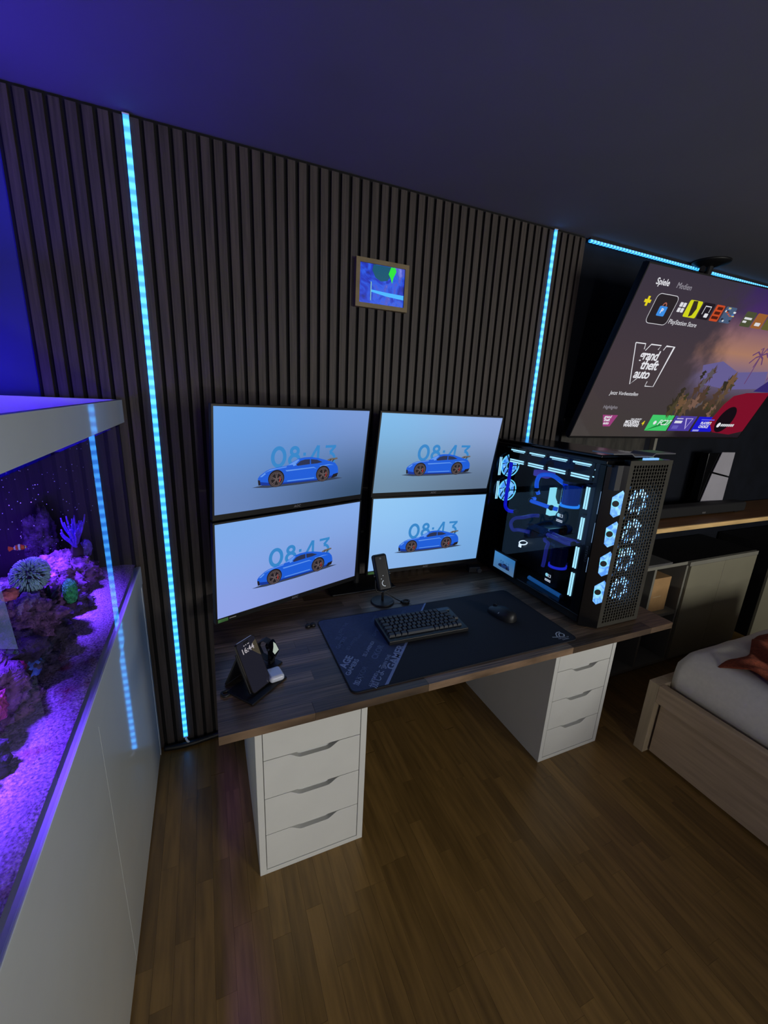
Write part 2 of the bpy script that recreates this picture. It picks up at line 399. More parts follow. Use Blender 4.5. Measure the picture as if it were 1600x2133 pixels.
drawer_unit(0.0958, -0.6825, 'white four drawer unit beside the aquarium end of the desk')
drawer_unit(1.3128, -0.6556, 'white four drawer unit below the computer tower')

# ------------------------------------------------------------------ wallpaper picture (clock and blue sports car), shared by all screens
C_pic = [glow('clock_blue', (52, 132, 200)), glow('car_blue', (28, 92, 214)), glow('car_blue_light', (96, 150, 236)), glow('car_glass', (40, 48, 80)),
         glow('car_tyre', (30, 26, 30)), glow('car_rim', (92, 80, 82)), glow('caliper_red', (214, 60, 52)), glow('ground_shadow', (52, 62, 84)),
         glow('wing_grey', (104, 98, 92)), glow('car_blue_dark', (18, 52, 150))]
def car_picture():
    p = MB(); e = 0.0002
    def disc(m, cx, cy, r, k, n=28, ry=None): p.mi = m; p.poly([(x, y, k*e) for x, y in ellipse(cx, cy, r, ry or r, n)])
    def pg(m, pts, k): p.mi = m; p.poly([(x, y, k*e) for x, y in pts])
    # digits 08:43, lower parts hidden behind the car
    p.mi = 0
    p.stroke(ellipse(-0.082, 0.007, 0.0225, 0.0305, 40), 0.0130, e, True)
    p.stroke(ellipse(-0.0215, 0.0245, 0.0135, 0.0125, 28), 0.0120, e, True)
    p.stroke(ellipse(-0.0215, -0.006, 0.0185, 0.0165, 32), 0.0125, e, True)
    p.poly([(0.013, 0.007, e), (0.024, 0.007, e), (0.024, 0.018, e), (0.013, 0.018, e)])
    p.stroke([(0.074, 0.041), (0.040, -0.014)], 0.0105, e); p.stroke([(0.0755, 0.042), (0.0755, -0.03)], 0.0105, e)
    p.stroke([(0.106, 0.0365), (0.153, 0.0365)], 0.0095, e); p.stroke([(0.149, 0.036), (0.127, 0.0145)], 0.0105, e)
    p.stroke(ellipse(0.126, -0.010, 0.0235, 0.0225, 20, -PI*0.35, PI*0.5), 0.0110, e)
    # shadow on the ground
    pg(7, [(-0.175, -0.0905), (-0.12, -0.0835), (0.14, -0.0805), (0.198, -0.0885), (0.14, -0.0925), (0.0, -0.0965), (-0.12, -0.0965)], 1)
    body = [(-0.153, -0.084), (-0.1555, -0.061), (-0.150, -0.053), (-0.137, -0.044), (-0.127, -0.0375), (-0.111, -0.0315), (-0.078, -0.0272), (-0.050, -0.0245),
            (-0.026, -0.0115), (-0.005, -0.0020), (0.018, 0.0012), (0.046, 0.0012), (0.076, -0.0038), (0.107, -0.0122), (0.133, -0.0195), (0.155, -0.0265), (0.168, -0.041),
            (0.1715, -0.052), (0.173, -0.066), (0.169, -0.077), (0.135, -0.083), (0.074, -0.088), (-0.059, -0.089), (-0.121, -0.088)]
    pg(1, body, 2)
    pg(9, [(-0.155, -0.072), (-0.121, -0.078), (-0.059, -0.0835), (0.074, -0.083), (0.169, -0.072), (0.169, -0.077), (0.135, -0.083), (0.074, -0.088), (-0.059, -0.089), (-0.121, -0.088), (-0.153, -0.084)], 3)
    pg(4, [(-0.1555, -0.066), (-0.148, -0.068), (-0.1455, -0.084), (-0.153, -0.085)], 4)
    pg(2, [(-0.137, -0.0455), (-0.111, -0.0335), (-0.078, -0.0292), (-0.050, -0.0265), (-0.052, -0.0300), (-0.085, -0.0330), (-0.115, -0.0385)], 3)
    pg(2, [(-0.055, -0.040), (0.06, -0.036), (0.075, -0.044), (0.06, -0.0395), (-0.05, -0.0445)], 3)
    pg(2, [(-0.045, -0.0775), (0.065, -0.0755), (0.067, -0.0785), (-0.047, -0.0805)], 4)
    pg(2, [(0.085, -0.034), (0.128, -0.030), (0.15, -0.034), (0.128, -0.033), (0.09, -0.038)], 3)
    pg(3, [(-0.014, -0.0235), (0.003, -0.0105), (0.021, -0.0065), (0.042, -0.0065), (0.043, -0.0245), (-0.007, -0.0275)], 4)
    pg(3, [(0.0455, -0.0065), (0.072, -0.010), (0.097, -0.0200), (0.074, -0.0238), (0.0475, -0.0245)], 4)
    pg(2, [(-0.047, -0.0235), (-0.026, -0.0128), (-0.007, -0.0042), (-0.0005, -0.006), (-0.017, -0.0215)], 4)
    pg(2, [(-0.028, -0.0215), (-0.017, -0.0185), (-0.012, -0.024), (-0.024, -0.0275)], 5)
    pg(2, [(-0.149, -0.056), (-0.132, -0.044), (-0.127, -0.047), (-0.141, -0.057)], 4)
    pg(8, [(0.117, -0.0135), (0.131, -0.0078), (0.163, -0.0065), (0.1655, -0.0120), (0.143, -0.0170), (0.121, -0.0170)], 3)
    p.mi = 4; p.stroke([(0.129, -0.018), (0.134, -0.012)], 0.003, 4*e); p.stroke([(0.141, -0.022), (0.148, -0.012)], 0.003, 4*e)
    pg(4, [(0.150, -0.070), (0.173, -0.066), (0.168, -0.080), (0.142, -0.085)], 4)
    for cx, cy in ((-0.0885, -0.0685), (0.1025, -0.0665)):
        disc(4, cx, cy+0.002, 0.0305, 5); disc(5, cx, cy, 0.0265, 6); disc(4, cx, cy, 0.0243, 7)
        disc(6, cx+0.010, cy-0.001, 0.006, 8, 16, 0.011); disc(4, cx+0.0065, cy, 0.0065, 9, 16, 0.013)
        p.mi = 5
        for k in range(5):
            for dd in (-0.16, 0.16):
                a = PI/2+k*2*PI/5+dd; p.stroke([(cx+0.005*math.cos(a), cy+0.005*math.sin(a)), (cx+0.0215*math.cos(a), cy+0.0215*math.sin(a))], 0.0028, 10*e)
        p.stroke(ellipse(cx, cy, 0.0215, 0.0215, 30), 0.0022, 11*e, True); disc(5, cx, cy, 0.0055, 11, 12)
    return p
CAR = car_picture(); CAR.fix = False
car_me = CAR.mesh('wallpaper_picture')
for m in C_pic: car_me.materials.append(m)
def screen_mat(name, c_tl, c_tr, c_bl, c_br, w_, h_, es=1.0):
    m = bpy.data.materials.new(name); m.use_nodes = True; N = m.node_tree.nodes; L = m.node_tree.links; b = N['Principled BSDF']
    b.inputs['Base Color'].default_value = (0.005, 0.005, 0.006, 1); b.inputs['Roughness'].default_value = 0.35
    tc = N.new('ShaderNodeTexCoord'); sp = N.new('ShaderNodeSeparateXYZ'); L.new(tc.outputs['Object'], sp.inputs[0])
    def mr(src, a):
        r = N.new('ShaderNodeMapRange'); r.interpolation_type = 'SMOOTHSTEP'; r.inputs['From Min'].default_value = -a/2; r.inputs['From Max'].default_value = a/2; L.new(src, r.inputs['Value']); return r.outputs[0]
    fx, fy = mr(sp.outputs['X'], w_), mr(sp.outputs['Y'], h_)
    def mix(f, a, bb):
        x = N.new('ShaderNodeMix'); x.data_type = 'RGBA'; L.new(f, x.inputs[0])
        for i, v in ((6, a), (7, bb)):
            if isinstance(v, tuple): x.inputs[i].default_value = lin(v)+(1,)
            else: L.new(v, x.inputs[i])
        return x.outputs[2]
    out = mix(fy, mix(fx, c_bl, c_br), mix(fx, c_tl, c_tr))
    L.new(out, b.inputs['Emission Color']); b.inputs['Emission Strength'].default_value = es
    return m
M_aoc = mat('bezel_print', (120, 120, 128), 0.4)
M_eco = mat('green_energy_sticker', (92, 150, 84), 0.5, var=0.1)
M_ecow = mat('sticker_white_print', (190, 190, 190), 0.5)
MON = {  # upper pair: viewing-angle dimming of the panels is painted into the corner colours
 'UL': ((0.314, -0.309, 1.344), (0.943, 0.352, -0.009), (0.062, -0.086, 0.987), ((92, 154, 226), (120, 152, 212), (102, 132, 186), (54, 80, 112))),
 'LL': ((0.300, -0.293, 0.980), (0.932, 0.353, -0.010), (0.021, -0.045, 1.002), ((122, 168, 232), (132, 170, 232), (140, 160, 228), (118, 138, 196))),
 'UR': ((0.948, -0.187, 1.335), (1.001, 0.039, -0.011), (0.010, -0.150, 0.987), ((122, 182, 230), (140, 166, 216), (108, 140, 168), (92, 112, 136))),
 'LR': ((0.947, -0.152, 0.973), (1.007, 0.043, -0.020), (0.013, -0.043, 0.991), ((142, 196, 242), (128, 182, 234), (136, 178, 232), (116, 166, 220)))}
MLAB = {'UL': 'upper monitor of the angled left pair, blue screen with car wallpaper', 'LL': 'lower monitor of the angled left pair, lavender blue screen above the phone',
        'UR': 'upper monitor of the right pair next to the computer tower', 'LR': 'lower monitor of the right pair, brightest screen behind the microphone'}
def monitor(k):
    c, ex, ey, cols = MON[k]
    t = thing('monitor', MLAB[k], 'monitor', M=frame_mat(c, ex, ey), group='four monitors on the desk')
    W, Hh = 0.598, 0.336; s, tp, bt = 0.006, 0.006, 0.018
    b = MB()
    b.box(-W/2-s, -W/2, -Hh/2-bt, Hh/2+tp, -0.016, 0.0015).box(W/2, W/2+s, -Hh/2-bt, Hh/2+tp, -0.016, 0.0015)
    b.box(-W/2, W/2, Hh/2, Hh/2+tp, -0.016, 0.0015).box(-W/2, W/2, -Hh/2-bt, -Hh/2, -0.016, 0.0015)
    bz = b.build('bezel', M_black, t)
    sh = MB()
    sh.box(-W/2-s+0.001, W/2+s-0.001, -Hh/2-bt+0.001, Hh/2+tp-0.001, -0.020, -0.0161)
    sh.add([(-W/2, -Hh/2-0.01, -0.0201), (W/2, -Hh/2-0.01, -0.0201), (W/2, Hh/2, -0.0201), (-W/2, Hh/2, -0.0201), (-0.19, -0.12, -0.055), (0.19, -0.12, -0.055), (0.19, 0.10, -0.055), (-0.19, 0.10, -0.055)],
           [(4, 7, 6, 5), (0, 4, 5, 1), (1, 5, 6, 2), (2, 6, 7, 3), (3, 7, 4, 0)])
    sh.build('rear_shell', M_black, t)
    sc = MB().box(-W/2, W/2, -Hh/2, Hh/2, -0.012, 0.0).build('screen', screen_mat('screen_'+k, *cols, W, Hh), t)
    pic = bpy.data.objects.new('wallpaper_picture', car_me); COL.objects.link(pic); pic.parent = sc
    text('AOC', 0.012, M_aoc, bz, 'brand_print', (0, -Hh/2-0.009, 0.0019), align='CENTER', bold=0.0003, shear=0.2, space=1.1)
    if k in ('LL', 'LR'):
        st = MB().box(-W/2+0.001, -W/2+0.036, -Hh/2-0.0155, -Hh/2-0.0035, 0.0016, 0.0019).build('energy_sticker', M_eco, bz)
        MB().box(-W/2+0.040, -W/2+0.064, -Hh/2-0.0105, -Hh/2-0.0075, 0.0016, 0.0018).build('sticker_print', M_ecow, bz)
    return t
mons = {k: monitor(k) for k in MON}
# stand that carries all four: pole, base, beams and plates
st = thing('monitor_stand', 'black pole stand carrying the four monitors', 'monitor stand', (0.615, -0.085, ZT))
MB().box(-0.14, 0.16, -0.10, 0.065, 0, 0.008).build('base_plate', M_blackm, st, bevel=0.003)
MB().cyl((0, 0, 0.008), (0, 0, 0.75), 0.0175).build('pole', M_blackm, st, smooth=False)
for k, (c, ex, ey, _) in MON.items():
    n = Vector(ex).cross(Vector(ey)).normalized(); p = Vector(c)-n*0.058; q = p-Vector((0.615, -0.085, ZT)); e2 = q-n*0.02
    MB().tube([(0, 0, q.z), (e2.x*0.5, e2.y*0.5+0.01, q.z), tuple(e2)], 0.011, 8).build('beam', M_blackm, st)
    Mx = frame_mat(tuple(q), ex, ey)
    pl = MB().box(-0.055, 0.055, -0.055, 0.055, -0.020, 0.003).build('mount_plate', M_blackm, st); pl.matrix_local = Mx
# ------------------------------------------------------------------ picture frame on the slats
def art_mat():
    m = bpy.data.materials.new('backlit_abstract_print'); m.use_nodes = True; N = m.node_tree.nodes; L = m.node_tree.links; b = N['Principled BSDF']
    b.inputs['Base Color'].default_value = (0.01, 0.02, 0.05, 1); b.inputs['Roughness'].default_value = 0.3
    tc = N.new('ShaderNodeTexCoord'); nz = N.new('ShaderNodeTexNoise'); nz.inputs['Scale'].default_value = 16; nz.inputs['Detail'].default_value = 5; nz.inputs['Distortion'].default_value = 1.2
    mp = N.new('ShaderNodeMapping'); mp.inputs['Rotation'].default_value = (0, 0.5, 0); L.new(tc.outputs['Object'], mp.inputs[0]); L.new(mp.outputs[0], nz.inputs['Vector'])
    rp = N.new('ShaderNodeValToRGB'); E = rp.color_ramp.elements
    E[0].position = 0.28; E[0].color = lin((4, 20, 70))+(1,); E[1].position = 0.75; E[1].color = lin((140, 150, 250))+(1,)
    for ps, c in ((0.40, (10, 40, 190)), (0.52, (30, 90, 235)), (0.62, (70, 80, 200))):
        k = E.new(ps); k.color = lin(c)+(1,)
    L.new(nz.outputs['Fac'], rp.inputs['Fac']); L.new(rp.outputs['Color'], b.inputs['Emission Color']); b.inputs['Emission Strength'].default_value = 0.9
    return m
fr = thing('picture_frame', 'small oak framed glowing blue and green picture on the slat wall', 'picture', (0.7135, 0.0, 1.998))
M_fr = mat('oak_frame', (128, 112, 76), 0.55, var=0.15, scale=20, stretch=(1, 1, 1))
fw, fh, fb = 0.1145, 0.0885, 0.0165
MB().box(-fw, -fw+fb, -0.024, -0.0005, -fh, fh).box(fw-fb, fw, -0.024, -0.0005, -fh, fh).box(-fw+fb, fw-fb, -0.024, -0.0005, fh-fb, fh).box(-fw+fb, fw-fb, -0.024, -0.0005, -fh, -fh+fb).build('frame', M_fr, fr)
pr = MB().box(-fw+fb, fw-fb, -0.018, -0.001, -fh+fb, fh-fb).build('backlit_print', art_mat(), fr)
g = MB(); 
g.mi = 0; g.poly([(-0.040, -0.0183, 0.071), (0.045, -0.0183, 0.071), (0.040, -0.0183, 0.045), (0.022, -0.0183, 0.020), (-0.006, -0.0183, 0.014), (-0.03, -0.0183, 0.025), (-0.045, -0.0183, 0.05)])
g.mi = 1; g.poly([(0.036, -0.0186, 0.071), (0.055, -0.0186, 0.071), (0.060, -0.0186, 0.058), (0.048, -0.0186, 0.034), (0.043, -0.0186, 0.012), (0.036, -0.0186, 0.03), (0.026, -0.0186, 0.045)])
g.mi = 2; g.poly([(-0.05, -0.0186, -0.028), (-0.05, -0.0186, -0.020), (0.02, -0.0186, -0.024), (0.097, -0.0186, -0.026), (0.097, -0.0186, -0.043), (0.02, -0.0186, -0.038)])
g.mi = 3; g.poly([(-0.050, -0.0189, -0.06), (-0.047, -0.0189, -0.06), (-0.046, -0.0189, 0.006), (-0.050, -0.0189, 0.010)])
g.build('abstract_shapes', [glow('print_teal', (10, 82, 110)), glow('print_green', (40, 225, 60)), glow('print_cyan', (70, 180, 255)), glow('print_pale', (130, 190, 180))], pr, flat=True)

# ------------------------------------------------------------------ aquarium cabinet, aquarium, reef
XT = -0.248
YN, YFAR = -1.56, -0.012          # near and far ends
cab = thing('aquarium_cabinet', 'glossy white aquarium cabinet with flush doors along the left side', 'cabinet', (XT, YFAR, 0))
CL = YFAR-YN
MB().box(-0.62, -0.019, -CL, 0, 0.0, 0.8105).build('carcass', M_dark, cab)  # coloured dark so the gaps between the doors read as shaded
for a, b in ((0.026, 0.7712), (0.7728, 1.52)):
    MB().box(-0.0188, -0.001, -b, -a, 0.012, 0.8075).build('door', M_gloss, cab)
MB().box(-0.0188, 0.0, -0.0235, 0.0, 0.0, 0.8105).build('end_stile', M_gloss, cab, bevel=0.001)
MB().box(-0.62, 0.002, -CL, 0, 0.811, 0.884).build('top_rail', M_gloss, cab, bevel=0.0015)
tank = thing('aquarium', 'rimmed glass reef aquarium glowing violet, standing on the white cabinet', 'aquarium', (XT, YFAR, 0.8845))
G = clear('aquarium_glass', (232, 236, 255), 0.045)
G_r = 0.012
pane(-G_r, -0.001, -CL+0.002, -0.002, 0.0, 0.60, 'front_pane', G, tank, 'x+')
M_bg = mat('aquarium_back_haze_film', (5, 5, 16), 0.6, var=0.5, scale=7)  # dark navy also stands in for the haze of the water body
M_end = mat('aquarium_end_film', (16, 11, 24), 0.6, var=0.6, scale=6, stretch=(3, 3, 0.6))
MB().box(-0.612, -0.604, -CL+0.002, -0.002, 0.0, 0.60).build('back_pane', M_bg, tank)
MB().box(-0.603, -G_r-0.001, -0.010, -0.002, 0.0, 0.60).build('end_pane', M_end, tank)
MB().box(-0.603, -G_r-0.001, -CL+0.002, -CL+0.010, 0.0, 0.60).build('end_pane', M_bg, tank)
rim = MB()
rim.box(-0.010, 0.004, -CL, 0.0, 0.548, 0.6255).box(-0.616, -0.604, -CL, 0.0, 0.548, 0.6255).box(-0.603, -0.0105, -0.016, 0.0, 0.548, 0.6255).box(-0.603, -0.0105, -CL, -CL+0.016, 0.548, 0.6255)
rim.build('top_rim', M_gloss, tank, bevel=0.0015)
MB().box(-0.603, -G_r-0.001, -CL+0.012, -0.012, 0.5350, 0.5362).build('water_surface', clear('water_surface', (226, 222, 255), 0.03, 0.0, (110, 60, 255)), tank)
M_sand = mat('coral_sand', (196, 160, 206), 0.9, var=0.75, scale=210, bump=1.0, bscale=240)
# blotches of dark red film algae on the sand
def sand_mat():
    m = M_sand; N = m.node_tree.nodes; L = m.node_tree.links; b = N['Principled BSDF']; src = b.inputs['Base Color'].links[0].from_socket
    tc = N['Texture Coordinate']; n = N.new('ShaderNodeTexNoise'); n.inputs['Scale'].default_value = 9; n.inputs['Detail'].default_value = 6
    L.new(tc.outputs['Object'], n.inputs['Vector'])
    r = N.new('ShaderNodeValToRGB'); r.color_ramp.elements[0].position = 0.58; r.color_ramp.elements[1].position = 0.68
    L.new(n.outputs['Fac'], r.inputs['Fac']); x = N.new('ShaderNodeMix'); x.data_type = 'RGBA'
    L.new(r.outputs['Color'], x.inputs[0]); L.new(src, x.inputs[6]); x.inputs[7].default_value = lin((150, 20, 60))+(1,)
    L.new(x.outputs[2], b.inputs['Base Color'])
sand_mat()
def sandf(u, v):
    x = -0.602+u*0.588; y = -CL+0.012+v*(CL-0.024)
    z = 0.014+0.010*noise.noise(Vector((x*6, y*6, 1)))+0.0025*noise.noise(Vector((x*60, y*60, 3)))
    if u > 0.985: z = 0.012
    return (x, y, max(z, 0.004))
so = MB().grid(sandf, 60, 150).build('sand_bed', M_sand, None, smooth=True, loc=(XT, YFAR, 0.8845))
tag(so, 'violet lit coral sand bed on the aquarium floor', 'sand', kind='stuff')
M_rock = mat('live_rock', (128, 86, 128), 0.9, var=0.85, scale=48, bump=1.0, bscale=90)
M_rock2 = mat('live_rock_dark', (66, 52, 74), 0.9, var=0.85, scale=52, bump=1.0, bscale=95)
def rock(c, r, sc, label, m, seed):
    def fn(d):
        q = d*1.6+Vector((seed*3.7, seed*1.3, seed*2.1))
        return 0.82+0.34*noise.noise(q)+0.20*noise.noise(q*2.6)+0.16*abs(noise.noise(q*6.0))+0.11*noise.noise(q*12)+0.06*noise.noise(q*25)
    ob = MB().sphere((0, 0, 0), r, 72, 46, sc, fn).build('live_rock', m, None, smooth=True, loc=c)
    ob.rotation_euler = (0, 0, seed*1.7)
    tag(ob, label, 'rock', 'live rocks in the aquarium')
    return ob
RK = [((-0.44, -0.20, 0.955), 0.085, (1, 1.1, 0.9), 'purple crusted rock under the branching violet coral', 0),
      ((-0.43, -0.13, 0.935), 0.07, (1.2, 0.9, 0.7), 'low rock at the far end of the reef below the violet coral', 0),
      ((-0.44, -0.33, 0.965), 0.10, (0.95, 0.9, 1.0), 'tall violet rock behind the green coral', 0),
      ((-0.45, -0.46, 0.975), 0.105, (1, 1, 0.95), 'large dark rock in the middle of the reef', 1),
      ((-0.44, -0.60, 0.995), 0.105, (1, 1, 0.85), 'pale crusted rock below the striped coral', 0),
      ((-0.41, -0.53, 0.925), 0.075, (0.9, 1.3, 0.8), 'dark rock at the foot of the reef near the glass', 1),
      ((-0.43, -0.72, 0.965), 0.10, (1, 1, 0.95), 'dark rock beside the blue coral patch', 1),
      ((-0.41, -0.66, 0.918), 0.07, (0.9, 1.2, 0.6), 'flat rock on the sand in front of the dark rock', 1),
      ((-0.44, -0.85, 0.965), 0.105, (1, 1, 0.95), 'rock carrying red polyps at the left picture edge', 0),
      ((-0.42, -0.96, 0.925), 0.08, (0.9, 1.1, 0.8), 'nearest grey violet rock by the glass', 1),
      ((-0.385, -0.79, 0.91), 0.05, (0.9, 1.1, 0.8), 'small knobbly rock on the sand near the glass', 0),
      ((-0.41, -0.36, 0.925), 0.06, (0.9, 1.3, 0.9), 'small dark rock under the coral rack', 1),
      ((-0.52, -0.075, 1.02), 0.055, (0.9, 0.7, 2.3), 'tall dim violet rock pillar against the far end pane', 1),
      ((-0.40, -0.47, 1.0), 0.06, (0.8, 1.1, 1.0), 'violet crusted rock behind the black coral rack', 0)]
for i, (c, r, sc, lb, k) in enumerate(RK): rock(c, r, sc, lb, (M_rock, M_rock2)[k], i+1)
# branching violet coral
M_purp = mat('violet_coral', (120, 80, 235), 0.75, var=0.3, scale=120, bump=0.6, bscale=300)
cr = thing('branching_coral', 'fan of upright violet coral branches at the top of the reef', 'coral', (-0.40, -0.165, 1.020))
random.seed(11)
MB().lathe([(0.016, -0.03), (0.018, 0.0), (0.012, 0.025)], n=14).build('stalk', mat('coral_stalk', (70, 44, 70), 0.9, var=0.4), cr, smooth=True)
for k in range(22):
    a = -1.05+2.1*k/21+random.uniform(-0.08, 0.08); ln = random.uniform(0.085, 0.135)*(1-0.25*abs(a)); ox = random.uniform(-0.02, 0.02)
    pts = [(0, 0, 0.005), (ox*0.4, math.sin(a)*ln*0.35, ln*0.42), (ox, math.sin(a)*ln*0.72+random.uniform(-0.006, 0.006), ln*0.75), (ox*1.2, math.sin(a)*ln*0.95, ln)]
    b = MB().tube(pts, 0.004, 7, rs=[0.0036, 0.0034, 0.0030, 0.0019], sub=4)
    q = Vector(pts[1]); e = q+Vector((random.uniform(-0.01, 0.01), random.uniform(-0.02, 0.02), ln*0.4)); b.tube([tuple(q), tuple((q+e)/2+Vector((0, 0.004, 0))), tuple(e)], 0.003, 6, rs=[0.0030, 0.0027, 0.0017], sub=3)
    b.build('branch', M_purp, cr, smooth=True)
# pale striped frilly coral
M_ham = mat('pale_coral_tentacle', (170, 205, 205), 0.6, var=0.35, scale=40)
hc = thing('frilly_coral', 'pale blue grey frilly coral with dark stripes beside the clownfish', 'coral', (-0.40, -0.55, 1.09))
random.seed(5)
MB().lathe([(0.012, -0.045), (0.02, -0.01), (0.034, 0.01)], n=14).build('stalk', mat('coral_stalk', (70, 44, 70)), hc, smooth=True)
tn = MB()
for k in range(620):
    d = Vector((random.gauss(0, 1), random.gauss(0, 1), random.gauss(0.25, 0.8))).normalized(); p = Vector((d.x*0.030, d.y*0.046, d.z*0.034+0.012)); q = p+Vector((d.x, d.y, d.z-0.35))*0.009
    tn.tube([tuple(p*0.7), tuple(p), tuple(q)], 0.002, 5, rs=[0.0016, 0.0017, 0.0012], sub=1)
z = tn.build('tentacles', M_ham, hc, smooth=True); z['kind'] = 'stuff'
# green coral on a black rack
gc = thing('green_coral', 'bright green bumpy coral leaning on the black rack', 'coral', (-0.345, -0.485, 1.016))
M_grn = mat('green_coral_skin', (80, 230, 130), 0.7, var=0.6, scale=130, bump=0.9, bscale=200)
MB().sphere((0, 0, 0), 0.040, 30, 26, (0.45, 0.62, 1.0), lambda d: 0.9+0.12*noise.noise(d*9)+0.10*noise.noise(d*20)).build('colony', M_grn, gc, smooth=True)
MB().cyl((-0.004, 0, -0.05), (-0.004, 0, -0.03), 0.012, 0.018, 12).build('foot', mat('coral_stalk', (70, 44, 70)), gc)
rk = thing('coral_rack', 'black ribbed plastic rack holding the green coral', 'rack', (-0.372, -0.49, 0.980))
for k in range(5): MB().box(-0.004, 0.006, -0.065, 0.03, 0.012*k*1.15, 0.012*k*1.15+0.0045).build('rib', M_black, rk)
MB().box(-0.008, -0.0041, -0.05, -0.03, -0.004, 0.075).build('spine', M_black, rk)
# smaller corals
def blob(name, label, c, r, sc, m, cat='coral', seed=1):
    ob = MB().sphere((0, 0, 0), r, 22, 16, sc, lambda d: 0.85+0.25*noise.noise(d*3+Vector((seed, 0, 0)))+0.12*noise.noise(d*9)).build(name, m, None, smooth=True, loc=c); tag(ob, label, cat); return ob
blob('pink_coral', 'small salmon pink coral on top of the reef', (-0.40, -0.672, 1.105), 0.019, (1, 1.2, 0.75), mat('pink_coral_skin', (240, 120, 120), 0.7, var=0.3, scale=90, bump=0.6))
blob('blue_coral', 'patch of bright blue coral low on the rocks', (-0.365, -0.735, 0.955), 0.034, (0.6, 1.1, 0.8), mat('blue_coral_skin', (90, 120, 250), 0.7, var=0.5, scale=60, bump=0.8), seed=3)
blob('red_algae_tuft', 'dark red algae tuft left of the blue coral', (-0.37, -0.80, 0.985), 0.036, (0.6, 1.1, 0.7), mat('red_algae', (150, 26, 80), 0.8, var=0.6, scale=60, bump=0.8), 'algae', 5)
blob('button_coral', 'pink polyp coral on the nearest rock', (-0.365, -0.90, 0.985), 0.032, (0.6, 1.0, 1.1), mat('polyp_pink', (206, 80, 130), 0.7, var=0.6, scale=110, bump=0.8), seed=8)
blob('violet_coral_mound', 'violet mound coral at the far right of the reef', (-0.395, -0.08, 1.0), 0.026, (0.8, 1.0, 1.3), mat('violet_mound', (130, 96, 220), 0.8, var=0.5, scale=90, bump=0.9), seed=9)
blob('leather_coral', 'pale lilac knobbly coral on the upper left rock', (-0.39, -0.62, 1.055), 0.040, (0.7, 1.2, 0.7), mat('lilac_coral', (150, 120, 176), 0.8, var=0.6, scale=110, bump=1.0), seed=12)
# clownfish
fi = thing('clownfish', 'small orange clownfish with white bands above the frilly coral', 'fish', (-0.400, -0.577, 1.180), rz=PI/2+0.25)
def fish_mat():
    m = bpy.data.materials.new('clownfish_skin'); m.use_nodes = True; N = m.node_tree.nodes; L = m.node_tree.links; b = N['Principled BSDF']
    tc = N.new('ShaderNodeTexCoord'); sp = N.new('ShaderNodeSeparateXYZ'); L.new(tc.outputs['Object'], sp.inputs[0]); r = N.new('ShaderNodeValToRGB'); r.color_ramp.interpolation = 'CONSTANT'
    mr = N.new('ShaderNodeMapRange'); mr.inputs['From Min'].default_value = -0.03; mr.inputs['From Max'].default_value = 0.03; L.new(sp.outputs['Y'], mr.inputs[0]); L.new(mr.outputs[0], r.inputs[0])
    E = r.color_ramp.elements; org = lin((240, 90, 40))+(1,); wh = lin((240, 240, 250))+(1,); bk = lin((20, 10, 10))+(1,)
    E[0].position = 0; E[0].color = org; E[1].position = 0.14; E[1].color = wh
    for p, c in ((0.20, bk), (0.23, org), (0.44, bk), (0.47, wh), (0.60, bk), (0.63, org), (0.76, wh), (0.87, org)): k = E.new(p); k.color = c
    L.new(r.outputs[0], b.inputs['Base Color']); b.inputs['Roughness'].default_value = 0.4
    return m
fm = fish_mat()
fi.scale = (0.5, 0.5, 0.5)
MB().sphere((0, 0, 0), 0.026, 16, 14, (0.34, 1.0, 0.46)).build('body', fm, fi, smooth=True)
MB().prism([(0, 0.024, 0.004), (0, 0.040, 0.013), (0, 0.043, 0), (0, 0.040, -0.013), (0, 0.024, -0.004)], (0.0015, 0, 0)).build('tail_fin', fm, fi)
MB().prism([(0, -0.012, 0.010), (0, 0.0, 0.018), (0, 0.018, 0.012), (0, 0.016, 0.006)], (0.0015, 0, 0)).build('dorsal_fin', fm, fi)
MB().prism([(0.008, -0.008, -0.004), (0.012, 0.006, -0.012), (0.010, 0.008, -0.002)], (0.001, 0, 0)).build('side_fin', fm, fi)
for sx in (-1, 1): MB().sphere((sx*0.0062, -0.0175, 0.003), 0.0022, 8, 6).build('eye', M_black, fi, smooth=True)
# drifting specks in the water
sk = MB(); random.seed(3)
for k in range(150):
    p = (random.uniform(-0.55, -0.30), random.uniform(-0.75, -0.12), random.uniform(1.1, 1.40)); sk.sphere(p, random.uniform(0.0005, 0.0013), 5, 4)
tag(sk.build('drifting_specks', mat('speck_white', (220, 220, 255), 0.8)), 'tiny pale specks drifting in the aquarium water', 'specks', kind='stuff')
# small tufts on the back and end panes
random.seed(9)
# reef lamps (housings hang on two wires each)
for k, ly in enumerate((-0.36, -0.98)):
    t = thing('reef_lamp', ('black reef lamp hanging over the far half of the aquarium', 'black reef lamp hanging over the near half of the aquarium')[k], 'lamp', (-0.57, ly, 1.865), group='reef lamps over the aquarium')
    MB().box(-0.10, 0.10, -0.09, 0.09, 0, 0.035).build('housing', M_blackm, t, bevel=0.006)
    for sx in (-0.08, 0.08): MB().cyl((sx, 0, 0.035), (sx, 0, H-1.865), 0.0012, n=6).build('hanging_wire', M_steel, t)

